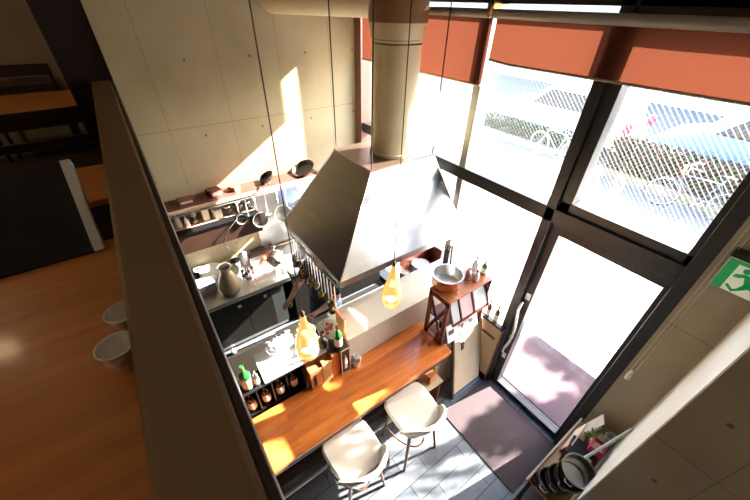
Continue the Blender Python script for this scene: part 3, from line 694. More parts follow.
MB().tube([(0, 0, 0), (0, 0, .14), (.03, .0, .17), (.09, .01, .16)], .009, 10).build('spout', m_black, t, smooth=True)
MB().tube([(-.03, 0, .10), (.0, 0, .10)], .008, 8).build('lever', m_black, t)
t = thing('salad_bowl', 'bowl of green salad leaves beside the tall lamp', 'bowl', (.63, 1.84, 1.322))
MB().lathe([(.04, 0), (.065, .05), (.08, .09), (.076, .09), (.06, .055), (.001, .02)], 28, closed=False).build('bowl_body', m_white, t, smooth='auto')
mb = MB()
for k in range(60):
    a = random.uniform(0, 2*pi); r_ = random.uniform(0, .07); M_ = T(r_*cos(a), r_*sin(a), .09+random.uniform(-.02, .05)) @ Euler((random.uniform(-1, 1), random.uniform(-1, 1), a)).to_matrix().to_4x4()
    mb.quads([(-.02, 0, 0), (0, -.012, .004), (.022, 0, 0), (0, .012, .004)], [(0, 1, 2, 3)], M_)
o = mb.build('salad_leaves', mat('salad_green', (.38, .52, .08), .5, noise=.5, scale=60), t); o['kind'] = 'stuff'
t = thing('floor_squeegee', 'white handled squeegee lying on the dark kitchen floor', 'squeegee', (.37, 3.17, .012))
MB().tube([(-.27, .0, .05), (.27, .0, .02)], .008, 8).build('pole', m_wplast, t, smooth='auto'); MB().ball((-.28, 0, .035), .035, 8).build('head', m_wplast, t, smooth=True)
struct(B(-2.6, 2.44, 2.37, 3.2, .001, .012).build('floor_kitchen', mat('black_rubber', (.012, .011, .010), .6, spec=.15, noise=.2), origin=(0, 0, 0)))

# ------------------------------------------------------------------ bar counter
bar = thing('bar_counter', 'long polished orange brown wooden bar counter', 'bar counter', (.65, 1.38, 0))
LB(bar, -.55, 1.79, 1.15, 1.61, .955, 1.0).build('bar_top', m_bar, bar, bevel=.006)
LB(bar, -.55, 1.76, 1.145, 1.165, .935, .957).build('front_moulding', m_darkwood, bar)
LB(bar, -.55, 1.76, 1.52, 1.60, 0, .955).build('bar_front', m_darkwood, bar)
LB(bar, -.55, 1.76, 1.42, 1.52, 0, .16).build('plinth', m_darkwood, bar)
for x in (-.1, .62, 1.66):
    MB().tube([(x-.65, .10, .22), (x-.65, -.13, .22)], .012, 8).build('rail_bracket', m_panst, bar)
MB().tube([(-1.2, -.13, .22), (1.05, -.13, .22)], .016, 12).build('foot_rail', m_panst, bar, smooth='auto')
ush = thing('under_bar_shelf', 'small brown wooden shelf under the right end of the bar', 'shelf', (1.62, 1.27, 0))
LB(ush, 1.48, 1.80, 1.17, 1.40, .44, .46).build('board', m_tanply, ush)
LB(ush, 1.48, 1.50, 1.19, 1.40, 0, .44).build('side_panel', m_redwood, ush); LB(ush, 1.78, 1.80, 1.19, 1.40, 0, .44).build('side_panel', m_redwood, ush)
for i, (x, y, s, hh) in enumerate(((1.56, 1.33, .09, .14), (1.68, 1.27, .10, .12), (1.72, 1.36, .05, .2))):
    t = thing('wooden_crate', ('dark little box at the left of the shelf under the bar', 'brown cardboard box at the front of the shelf under the bar', 'narrow upright box at the back of the shelf under the bar')[i], 'box', (x, y, .46), .1*i)
    B(-s/2, s/2, -s/2, s/2, 0, hh).build('box_body', (m_redwood, m_box, m_darkwood)[i], t, bevel=.003)
    B(-s/2-.002, s/2+.002, -s/2-.002, s/2+.002, hh, hh+.008).build('lid', m_box, t)

# wine rack row on the bar back
rk = thing('bottle_rack', 'black compartment rack holding four wine bottles at the back of the bar', 'rack', (.23, 1.70, 1.0))
LB(rk, -.03, .48, 1.615, 1.79, .9, 1.0)
mb = LB(rk, -.03, .48, 1.63, 1.79, 1.0, 1.012)
for x in (-.03, .085, .205, .325, .47): mb.box(x-.23, x-.22, -.07, .09, .012, .29)
mb.box(-.26, .25, .08, .09, .012, .29)
mb.build('rack_frame', m_black, rk)
LB(rk, -.03, .48, 1.63, 1.79, 1.29, 1.30).build('top_panel', m_black, rk)
LB(rk, -.03, .48, 1.64, 1.79, .90, 1.0).build('plinth', m_black, rk)
wn_ = ('leftmost of the four racked wine bottles, with a cream label', 'second racked wine bottle, with red foil and a white label', 'third racked wine bottle, with a cream label', 'rightmost racked wine bottle, with a white label')
for i in range(4):
    bottle((.035+.118*i, 1.675, 1.012), .27, .036, m_dglass, (m_label, m_wlabel, m_label, m_wlabel)[i], (m_black, m_redcap, m_black, m_dglass)[i], wn_[i])
bottle((.055, 1.685, 1.301), .27, .04, m_green, m_label, m_green, 'tall green bottle with a peach label at the left end of the bar', None, lab=(.1, .5))
bottle((.12, 1.665, 1.301), .2, .02, m_clear, m_label, m_black, 'slim clear bottle beside the tall green bottle', None)
# wooden boxes
t = thing('wooden_wine_box', 'light wooden box with a dark slot next to the bottle rack', 'box', (.555, 1.60, 1.0))
B(-.055, .055, -.05, .13, 0, .25).build('box_body', m_box, t, bevel=.003); B(-.028, -.004, -.052, -.05, .05, .20).build('dark_slot', m_black, t)
t = thing('cork_box', 'pale cork faced wooden box under the yellow lamp', 'box', (.66, 1.60, 1.0))
B(-.045, .045, -.05, .13, 0, .27).build('box_body', mat('cork', (.52, .30, .12), .8, noise=.35, scale=60), t, bevel=.003); B(-.04, .04, -.045, .125, .27, .275).build('lid', m_box, t)
t = thing('orange_wood_box', 'taller orange wooden box left of the framed bottle', 'box', (.748, 1.60, 1.0))
B(-.038, .038, -.04, .14, 0, .31).build('box_body', wood_mat('orange_box', (.42, .10, .02), (.60, .17, .04), 2), t, bevel=.003); B(-.034, .034, -.036, .136, .31, .315).build('lid', m_darkwood, t)
t = thing('framed_bottle_box', 'black framed box showing a small bottle, standing on the bar', 'display box', (.835, 1.575, 1.0))
B(-.045, .045, -.03, .12, 0, .33).build('box_body', m_darkwood, t, bevel=.003)
mb = MB(); mb.box(-.045, -.038, -.036, -.03, 0, .33).box(.038, .045, -.036, -.03, 0, .33).box(-.038, .038, -.036, -.03, 0, .008).box(-.038, .038, -.036, -.03, .322, .33); mb.build('frame', mat('frame_edge', (.6, .5, .4), .4), t)
MB().lathe([(.016, .03), (.016, .15), (.006, .18), (.006, .21)], 14, T(0, -.032, .03) @ Matrix.Diagonal((1, .3, 1, 1))).build('bottle_relief', m_paper, t, smooth='auto')
bottle((.805, 1.60, 1.332), .26, .036, m_green, m_label, m_dglass, 'green wine bottle standing on top of the black framed box', None, lab=(.12, .48))
t = thing('decorated_plate', 'round white plate with a red pattern propped behind the green bottle', 'plate', (.78, 1.73, 1.315), 0, None, (radians(62), 0, radians(-35)))
MB().lathe([(.001, 0), (.06, 0), (.095, .012), (.096, .016), (.06, .006), (.001, .005)], 32, T(0, .096, 0), False).build('plate_body', m_white, t, smooth='auto')
mb = MB()
for k in range(9): mb.lathe([(.001, .0065), (.016, .0065), (.016, .0085), (.001, .0085)], 10, T(.035*cos(k*.9)*(k % 3)/1.6, .096+.035*sin(k*.9)*(k % 3)/1.6, 0), False)
mb.build('red_pattern', mat('plate_red', (.62, .10, .06), .4), t)
t = thing('wooden_stick_board', 'narrow upright brown board at the end of the ivory ledge', 'board', (.892, 1.70, 1.0))
B(-.009, .009, -.07, .07, 0, .58).build('board_body', m_box, t, bevel=.003); B(-.01, .01, -.072, .072, .58, .59).build('end_cap', m_redwood, t)
t = thing('glass_carafe', 'dark glass carafe holding twigs beside the tall lamp', 'carafe', (.70, 1.68, 1.316))
MB().lathe([(.03, 0), (.042, .03), (.042, .09), (.018, .15), (.02, .19)], 20, closed=False).build('carafe_body', mat('smoke_glass', (.25, .25, .25), .05, trans=.8), t, smooth='auto')
mb = MB()
for k in range(5): mb.tube([(0, 0, .02), (.01*k-.02, .008*k-.01, .2), (.025*k-.05, .02*k-.03, .26)], .003, 5)
mb.build('twigs', m_darkwood, t)
t = thing('napkin_cup', 'white cup stuffed with paper napkins on the bar top', 'cup', (.945, 1.55, 1.0))
t.scale = (1.3, 1.3, 1.3)
MB().lathe([(.026, 0), (.036, .07), (.033, .07), (.024, .006), (.001, .006)], 24, closed=False).build('cup_body', m_white, t, smooth='auto')
mb = MB()
for k in range(7):
    a = k*.9; mb.quads([(-.02, 0, .03), (.02, 0, .03), (.028, .004, .10), (0, .01, .125), (-.026, .002, .095)], [(0, 1, 2, 3, 4)], RZ(a) @ T(0, .008, 0))
o = mb.build('napkins', m_paper, t); md = o.modifiers.new('thick', 'SOLIDIFY'); md.thickness = .002

# ------------------------------------------------------------------ right end: cabinet, rack and its load
cb = thing('end_cabinet', 'grey topped low cabinet at the window end of the bar', 'cabinet', (2.12, 1.45, 0))
LB(cb, 1.81, 2.43, 1.31, 1.60, .02, .95).build('body', m_tanply, cb)
LB(cb, 1.80, 2.44, 1.30, 1.60, .95, .97).build('top', m_greycard, cb)
LB(cb, 1.81, 2.43, 1.31, 1.60, 0, .02).build('plinth', m_black, cb)
pn = thing('leaning_panel', 'tan hinged panel leaning in front of the end cabinet', 'panel', (2.19, 1.10, 0))
Mp = RX(-radians(11.5))
B(-.20, .23, 0, .022, .07, .96, M=Mp).build('panel_board', m_tanply, pn)
B(-.225, -.20, -.004, .026, .0, .97, M=Mp).build('edge_post', m_darkwood, pn)
B(-.10, -.06, -.008, 0, .70, .80, M=Mp).build('handle', m_black, pn)
B(-.2, .24, -.006, .026, .0, .06, M=Mp).build('bottom_rail', mat('blue_grey_rail', (.10, .12, .17), .5), pn)
wc = thing('window_cabinet', 'small tan cabinet against the window frame by the door', 'cabinet', (2.475, 1.2, 0))
LB(wc, 2.455, 2.495, 1.05, 1.31, .12, .93).build('body', m_tanply, wc, bevel=.003); LB(wc, 2.455, 2.495, 1.05, 1.31, 0, .12).build('plinth', m_black, wc)
LB(wc, 2.449, 2.455, 1.10, 1.27, .74, .77).build('handle', m_redwood, wc); LB(wc, 2.444, 2.495, 1.04, 1.34, .93, .96).build('top', m_black, wc)
MB().box(-.02, .02, -.006, 0, .12, .93, T(0, -.145, 0)).build('edge_trim', m_redwood, wc)
for i, (x, y) in enumerate(((2.465, 1.27), (2.468, 1.17))):
    bottle((x, y, .961), .25, .026, m_olive, m_wlabel, m_redcap, ('red capped wine bottle on the window cabinet, left one', 'red capped wine bottle on the window cabinet, nearer the door')[i])
# red rack
rr = thing('red_wood_rack', 'red brown wooden display rack with a crossed lattice side', 'rack', (2.05, 1.36, .972))
rx0, rx1, ry0, ry1, rz0, rz1 = 1.745, 2.33, 1.26, 1.51, .972, 1.575
def fr(x, nm='side_frame'):
    mb = LB(rr, x, x+.022, ry0, ry0+.04, rz0, rz1); l = rr.location
    mb.box(x-l.x, x+.022-l.x, ry1-.04-l.y, ry1-l.y, 0, rz1-rz0); mb.box(x-l.x, x+.022-l.x, ry0-l.y, ry1-l.y, 0, .03)
    mb.box(x-l.x, x+.022-l.x, ry0-l.y, ry1-l.y, .555, .588)
    for s in (1, -1):
        a = Vector((x+.011-l.x, (ry0+ry1)/2-l.y-s*.115, .04)); b_ = Vector((x+.011-l.x, (ry0+ry1)/2-l.y+s*.115, .55))
        mb.tube([a, b_], .018, 4)
    mb.build(nm, m_redwood, rr)
fr(rx0); fr(rx1-.022)
LB(rr, rx0, rx1, ry0, ry1, rz1, rz1+.015).build('top_board', wood_mat('rack_top', (.35, .10, .03), (.5, .18, .06), 0), rr)
LB(rr, rx0+.022, rx1-.022, ry0+.0, ry1, 1.26, 1.275).build('shelf', m_redwood, rr)
LB(rr, rx0+.022, rx1-.022, ry0+.0, ry1, .972, .987).build('shelf', m_redwood, rr)
sp = thing('copper_saucepan', 'copper bottomed steel saucepan on top of the red rack', 'saucepan', (1.90, 1.46, rz1+.015))
MB().lathe([(.001, 0), (.125, 0), (.135, .012), (.138, .125), (.142, .13)], 40, closed=False).build('outer_body', m_copper, sp, smooth='auto')
MB().lathe([(.142, .13), (.134, .128), (.131, .012), (.001, .008)], 40, closed=False).build('steel_interior', m_panst, sp, smooth='auto')
MB().tube([(.11, .075, .10), (.17, .13, .13), (.27, .22, .19)], [.010, .009, .013], 8).build('handle', m_pan, sp, smooth=True)
for i, (x, y, hh, mm, ml, mc, lb) in enumerate(((2.13, 1.40, .14, m_wplast, m_pink, m_wplast, 'white dressing bottle right of the copper saucepan'), (2.17, 1.34, .12, m_wplast, m_wlabel, m_black, 'short white bottle with a dark cap on the red rack'),
                                (2.25, 1.43, .19, m_wplast, m_wlabel, m_leafg, 'green capped bottle at the end of the red rack'), (2.30, 1.36, .17, m_leafg, m_wlabel, m_greycard, 'bright green bottle at the end of the red rack'))):
    bottle((x, y, rz1+.015), hh, .028, mm, ml, mc, lb, None, 'condiment_bottle')
t = thing('leaflet_holder', 'slanted display of pink and white leaflets on the front of the rack', 'leaflet holder', (2.02, 1.235, 1.29), 0, None, (radians(-24), 0, 0))
for k, (x, wd, m_) in enumerate(((-.20, .10, m_greycard), (-.07, .15, m_pink), (.12, .17, m_paper))):
    B(x-.0, x+wd, -.008, -.002, .0, .23).build('leaflet', m_, t)
B(-.21, .30, -.002, .004, -.01, .24).build('back_panel', m_redwood, t)
mb = MB()
for x in (-.215, -.09, .09, .29): mb.box(x, x+.012, -.02, .0, -.01, .24)
mb.box(-.215, .30, -.022, .0, -.02, -.01); mb.build('dividers', m_redwood, t)
t = thing('leaflet_holder', 'lower row of photo cards and leaflets hanging under the rack shelf', 'leaflet holder', (2.0, 1.225, 1.03), 0, None, (radians(-20), 0, 0))
for k, (x, wd, m_) in enumerate(((-.20, .16, m_paper), (-.03, .10, m_pink), (.08, .15, m_greycard))):
    B(x, x+wd, -.008, -.002, .0, .21).build('leaflet', m_, t)
    B(x+.02, x+wd*.6, -.009, -.008, .08, .13).build('dark_photo', m_darkwood, t)
B(-.21, .24, -.002, .004, -.01, .22).build('back_panel', m_black, t)
bottle((1.84, 1.38, .99), .24, .03, m_green, m_wlabel, m_green, 'green bottle inside the lattice side of the red rack')

# ------------------------------------------------------------------ stools
def make_stool(label, loc, rz):
    t = thing('bar_stool', label, 'bar stool', loc, rz, None)
    # local: front of the seat at +y (towards the bar), back at -y
    def outline(s=1, off=0):
        pts = []
        for k in range(48):
            a = 2*pi*k/48; n = 6
            x = .222*s*abs(cos(a))**(2/n)*(1 if cos(a) >= 0 else -1); y = .215*s*abs(sin(a))**(2/n)*(1 if sin(a) >= 0 else -1)
            if y < 0: x *= 1-.16*(y/.215)**2
            pts.append((x, y+off))
        return pts
    bm = MB(); rings = [(.80, .615), (.97, .625), (1.0, .65), (.985, .675), (.93, .688), (.5, .684), (.02, .682)]
    vs = []; fs = []
    for s, z in rings:
        for x, y in outline(s): vs.append((x, y, z))
    for i in range(len(rings)-1):
        for k in range(48): fs.append((i*48+k, i*48+(k+1) % 48, (i+1)*48+(k+1) % 48, (i+1)*48+k))
    fs.append(tuple(range(48))); fs.append(tuple(range(6*48, 7*48)))
    bm.quads(vs, fs); bm.build('seat', m_stool, t, smooth='auto')
    # wrap-around low back
    vs = []; fs = []; n = 28
    for i in range(n+1):
        a = radians(208+(332-208)*i/n); e = abs(i-n/2)/(n/2)
        hgt = .165*(1-e**2.4)+.03
        xo, yo = .245*cos(a)*1.02, .262*sin(a)*1.0+.015
        xi, yi = xo*.90, yo*.90
        dx, dy = cos(a)*.065*(1-e*.5), sin(a)*.065*(1-e*.5)
        b0 = .655
        vs += [(xo, yo, b0), (xo+dx, yo+dy, b0+hgt), (xo+dx*.6-cos(a)*.012, yo+dy*.6-sin(a)*.012, b0+hgt+.012), (xi+dx, yi+dy, b0+hgt), (xi, yi, b0)]
    for i in range(n):
        for k in range(5): fs.append((i*5+k, (i+1)*5+k, (i+1)*5+(k+1) % 5, i*5+(k+1) % 5))
    fs += [(0, 1, 2, 3, 4), tuple(n*5+k for k in (4, 3, 2, 1, 0))]
    MB().quads(vs, fs).build('backrest', m_stool, t, smooth=True)
    for sx in (-1, 1):
        MB().tube([(sx*.15, .14, .62), (sx*.19, .19, 0)], [.016, .011], 10).build('leg', m_leg, t, smooth='auto')
        MB().tube([(sx*.13, -.13, .64), (sx*.20, -.20, 0)], [.018, .012], 10).build('leg', m_leg, t, smooth='auto')
    # arched stretcher between the legs
    arc = []
    for k in range(25):
        a = pi+pi*k/24; arc.append((.178*cos(a), .17+.34*sin(a)*.98, .24+.0*k))
    MB().tube(arc, .009, 8).build('curved_stretcher', m_leg, t, smooth=True)
    MB().tube([(-.172, .168, .26), (.172, .168, .26)], .010, 8).build('footrest', m_panst, t, smooth='auto')
    return t
s1 = make_stool('cream leather bar stool at the left, nearer the bottle rack end', (.60, 1.06, 0), radians(3))
s2 = dup(s1, (1.25, 1.05, 0), radians(-2), 'cream leather bar stool at the right, nearer the door mat')

# ------------------------------------------------------------------ pendants
def pendant(loc, label):
    t = thing('pendant_lamp', label, 'pendant lamp', loc)
    pr = [(.001, 0), (.038, .006), (.068, .042), (.079, .095), (.073, .16), (.052, .24), (.033, .31), (.021, .37), (.014, .42)]
    MB().lathe(pr, 32, closed=False).build('glass_shade', m_lampsh, t, smooth=True)
    MB().lathe([(.015, .41), (.016, .435), (.006, .45), (.003, .455)], 14).build('cap', m_bronze, t, smooth='auto')
    MB().tube([(0, 0, .45), (0, 0, 5.2-loc[2])], .0028, 6).build('cord', m_cord, t)
    MB().ball((0, 0, .11), .022, 8).build('bulb', mat('lamp_bulb', (1, .9, .7), .3, emit=(1, .8, .45), estr=3), t, smooth=True)
    return t
pendant((.452, 1.35, 1.76), 'amber glass gourd pendant lamp hanging lower, over the wooden boxes')
pendant((1.15, 1.35, 1.83), 'amber glass gourd pendant lamp in front of the ivory ledge')

# ------------------------------------------------------------------ side table by the pier with pots
sd = thing('side_table', 'narrow tan side table against the pier by the door', 'side table', (2.0, -.03, 0))
LB(sd, 1.62, 2.42, -.18, .085, .66, .68).build('top', wood_mat('tan_top', (.36, .20, .07), (.50, .30, .12), 0, 0, .5, 0), sd)
LB(sd, 1.60, 2.44, .085, .10, .60, .70).build('edge_board', m_tanply, sd)
for x in (1.64, 2.38):
    for y in (-.16, .05): LB(sd, x, x+.03, y, y+.03, 0, .66).build('leg', m_pan, sd)
LB(sd, 1.62, 2.42, -.18, .085, .25, .265).build('lower_shelf', m_darkwood, sd)
for i, (x, y, r, z, tl) in enumerate(((1.71, -.02, .085, .68, .0), (1.765, -.055, .095, .74, .18), (1.80, -.085, .10, .80, .25), (1.84, -.095, .11, .86, .30))):
    t = thing('stock_pot', ('lowest small steel pot of the leaning stack by the pier', 'second steel pot up in the leaning stack by the pier', 'third steel pot up in the leaning stack', 'topmost and widest steel pot of the leaning stack')[i], 'pot', (x, y, z), 0, None, (tl*.3, -tl*.4, 0))
    MB().lathe([(.001, 0), (r*.93, 0), (r, .015), (r, .10), (r+.006, .105), (r-.003, .10), (r-.004, .015), (.001, .005)], 32, closed=False).build('pot_body', mat('dull_steel', (.30, .29, .27), .28, 1), t, smooth='auto')
    for s in (-1, 1): MB().tube([(s*r, -.03, .08), (s*(r+.025), -.02, .085), (s*(r+.025), .02, .085), (s*r, .03, .08)], .004, 6).build('handle', m_panst, t)
t = thing('glass_tumbler', 'upturned glass at the near end of the side table', 'glass', (1.635, .02, .70)); t.location = (1.66, .05, .68)
MB().lathe([(.03, 0), (.034, .07), (.031, .07), (.027, .004), (.001, .004)], 20, closed=False).build('glass_body', mat('smoke_glass', (1, 1, 1)), t, smooth='auto'); MB().lathe([(.001, .005), (.026, .005), (.026, .02), (.001, .02)], 16, closed=False).build('dregs', m_greycard, t)
t = thing('black_box', 'black box standing on the side table behind the pots', 'box', (2.06, -.06, .68), .15)
B(-.09, .09, -.10, .10, 0, .16).build('box_body', m_black, t, bevel=.004); B(-.092, .092, -.102, .102, .145, .165).build('lid', m_black, t, bevel=.003)
t = thing('pink_box', 'open pink and red box on top of the black box', 'box', (2.16, -.105, .85), .2)
mb = MB().box(-.055, .055, -.05, .05, 0, .006)
for a in ((-.055, .055, -.05, -.045), (-.055, .055, .045, .05), (-.055, -.05, -.045, .045), (.05, .055, -.045, .045)): mb.box(*a, .006, .07)
mb.build('box_body', mat('crimson_card', (.50, .05, .10), .5), t); B(-.045, .045, -.04, .04, .006, .03).build('pink_lining', m_pink, t)
t = thing('potted_plant', 'small green leafy plant behind the pink box', 'plant', (2.25, -.055, .68))
MB().lathe([(.03, 0), (.045, .12), (.04, .12), (.001, .10)], 16, closed=False).build('pot', m_red, t, smooth='auto')
mb = MB()
for k in range(26):
    a = random.uniform(0, 2*pi); e = random.uniform(.2, 1.1); M_ = RZ(a) @ T(.01, 0, .12+random.uniform(0, .04)) @ RY(-e)
    mb.quads([(0, 0, 0), (.035, -.016, .004), (.075, 0, 0), (.035, .016, .004)], [(0, 1, 2, 3)], M_)
mb.build('foliage', m_leafg, t)
t = thing('cream_board', 'pale wooden board leaning beside the black box', 'board', (2.17, .062, .68), .25, None, (.2, 0, .05))
B(-.14, .14, -.006, .006, 0, .17).build('board_body', mat('pale_wood', (.62, .48, .34), .5), t, bevel=.003); B(-.14, -.13, -.007, .007, 0, .17).build('edge_strip', m_red, t)
t = thing('paper_sheaf', 'curled sheaf of papers standing by the door end of the side table', 'papers', (2.36, .02, .68), .3, None, (.25, 0, .5))
B(-.05, .05, -.004, .004, 0, .21).build('sheet', m_greycard, t); B(-.04, .055, .005, .010, 0, .26).build('sheet', m_label, t)
t = thing('round_tin', 'round grey tin behind the green plant', 'tin', (2.345, -.135, .68))
MB().lathe([(.04, 0), (.04, .20), (.036, .20), (.036, .02), (.001, .02)], 24, closed=False).build('tin_body', m_greycard, t, smooth='auto'); MB().lathe([(.041, .185), (.043, .2), (.041, .205)], 24, closed=False).build('rim', m_panst, t)
t = thing('garlic_bulb', 'small pink garlic bulb resting near the round tin', 'garlic', (2.28, -.09, .86)); t.location.z = .852; t.location.x = 2.19; t.location.y = -.06
MB().lathe([(.001, 0), (.018, .006), (.024, .02), (.012, .038), (.004, .055)], 14).build('bulb', m_pink, t, smooth=True); MB().tube([(0, 0, .05), (.004, .004, .08)], .002, 5).build('stem', m_label, t)
t = thing('white_pole', 'pale painted pole leaning across the side table to the pier', 'pole', (1.92, -.06, .70))
MB().tube([(0, 0, .10), (.42, -.125, .40)], .011, 10).build('pole_body', mat('pale_green_paint', (.55, .58, .48), .5), t, smooth='auto')
MB().tube([(.42, -.125, .40), (.425, -.127, .405)], .014, 10).build('end_cap', m_white, t)

# ------------------------------------------------------------------ upper floor furniture
def table(x0, x1, y0, y1, label):
    t = thing('cafe_table', label, 'table', ((x0+x1)/2, (y0+y1)/2, 2.2)); hx, hy = (x1-x0)/2, (y1-y0)/2
    B(-hx, hx, -hy, hy, .665, .70).build('tabletop', m_table, t, bevel=.006)
    for sx in (-1, 1):
        for sy in (-1, 1): B(sx*(hx-.05)-.02, sx*(hx-.05)+.02, sy*(hy-.05)-.02, sy*(hy-.05)+.02, 0, .665).build('leg', m_darkwood, t)
    return t
table(-1.5, -.17, .12, 1.53, 'nearest orange wooden table on the upper floor, with white cups')
table(-1.3, -.17, 1.95, 2.46, 'middle orange wooden table on the upper floor, behind the black screen')
table(-1.6, -.34, 3.72, 4.92, 'far orange wooden table on the upper floor')
def chair(x, y, rz, label, top=.86, w=.44):
    t = thing('wooden_chair', label, 'chair', (x, y, 2.2), rz)
    B(-w/2, w/2, -.2, .2, .42, .45).build('seat', m_darkwood, t, bevel=.01)
    for sx in (-1, 1):
        MB().tube([(sx*(w/2-.025), -.20, 0), (sx*(w/2-.025), -.19, .45), (sx*(w/2-.025), -.235, top)], .018, 8).build('leg', m_darkwood, t, smooth='auto')
        MB().tube([(sx*(w/2-.025), .18, 0), (sx*(w/2-.025), .18, .43)], .018, 8).build('leg', m_darkwood, t, smooth='auto')
    for z0, hh in ((top-.10, .11), (top-.24, .06)):
        vs = []; fs = []
        for i in range(9):
            xx = -w/2+w*i/8; yy = -.215-.03*(1-(2*i/8-1)**2)-.02*(z0-.6)
            vs += [(xx, yy-.009, z0), (xx, yy+.009, z0), (xx, yy+.004, z0+hh), (xx, yy-.014, z0+hh)]
        for i in range(8):
            for k in range(4): fs.append((i*4+k, (i+1)*4+k, (i+1)*4+(k+1) % 4, i*4+(k+1) % 4))
        fs += [(0, 1, 2, 3), (35, 34, 33, 32)]
        MB().quads(vs, fs).build('back_rail', m_darkwood, t, bevel=.003)
    return t
chair(-.60, 3.42, 0, 'dark wooden chair seen from behind between the middle and far tables', .87, .72)
chair(-.84, 5.05, pi, 'dark wooden chair at the far side of the far table by the wall', .90, .66)
bs = thing('black_screen', 'glossy black screen panel with a pale side edge standing on the near table', 'screen', (-.62, 1.44, 2.90), 0, None, (-radians(47), 0, 0))
B(-.5, .338, 0, .035, .012, .40).build('display_panel', m_gloss, bs, bevel=.003)
B(.338, .372, -.002, .037, .012, .405).build('side_edge', mat('pale_aluminium', (.62, .64, .66), .35), bs, bevel=.004)
B(-.4, .2, .036, .05, .02, .25).build('rear_cover', m_black, bs)
for i, (x, y) in enumerate(((-.225, .81), (-.20, .935))):
    t = thing('white_cup', ('nearer white cup on the upper table beside the parapet', 'farther white cup on the upper table, behind the nearer cup')[i], 'cup', (x, y, 2.9))
    MB().lathe([(.024, 0), (.03, .008), (.043, .055), (.046, .085), (.042, .085), (.039, .055), (.026, .012), (.001, .010)], 32, closed=False).build('cup_body', m_white, t, smooth='auto')
    MB().lathe([(.022, -.0), (.025, .004), (.022, .006)], 24, closed=False).build('foot_ring', m_white, t)

for i, (x, y) in enumerate(((-1.9, .7), (-1.9, 4.0))):
    t = thing('ceiling_lamp', ('round warm ceiling lamp above the near upper tables', 'round warm ceiling lamp above the far upper table')[i], 'ceiling lamp', (x, y, 5.12))
    MB().lathe([(.001, 0), (.13, 0), (.15, .03), (.15, .08), (.001, .08)], 24, closed=False).build('housing', m_white, t, smooth='auto')
    MB().lathe([(.001, -.004), (.12, -.004), (.12, .0), (.001, .0)], 24, closed=False).build('diffuser', mat('lamp_diffuser', (.9, .8, .6), .5, emit=(1, .72, .42), estr=3), t)
    ld = bpy.data.lights.new('lamp_light', 'AREA'); ld.shape = 'DISK'; ld.size = .22; ld.energy = .8; ld.color = (1, .70, .40)
    lo = bpy.data.objects.new('lamp_light', ld); COL.objects.link(lo); lo.parent = t; lo.location = (0, 0, -.012)

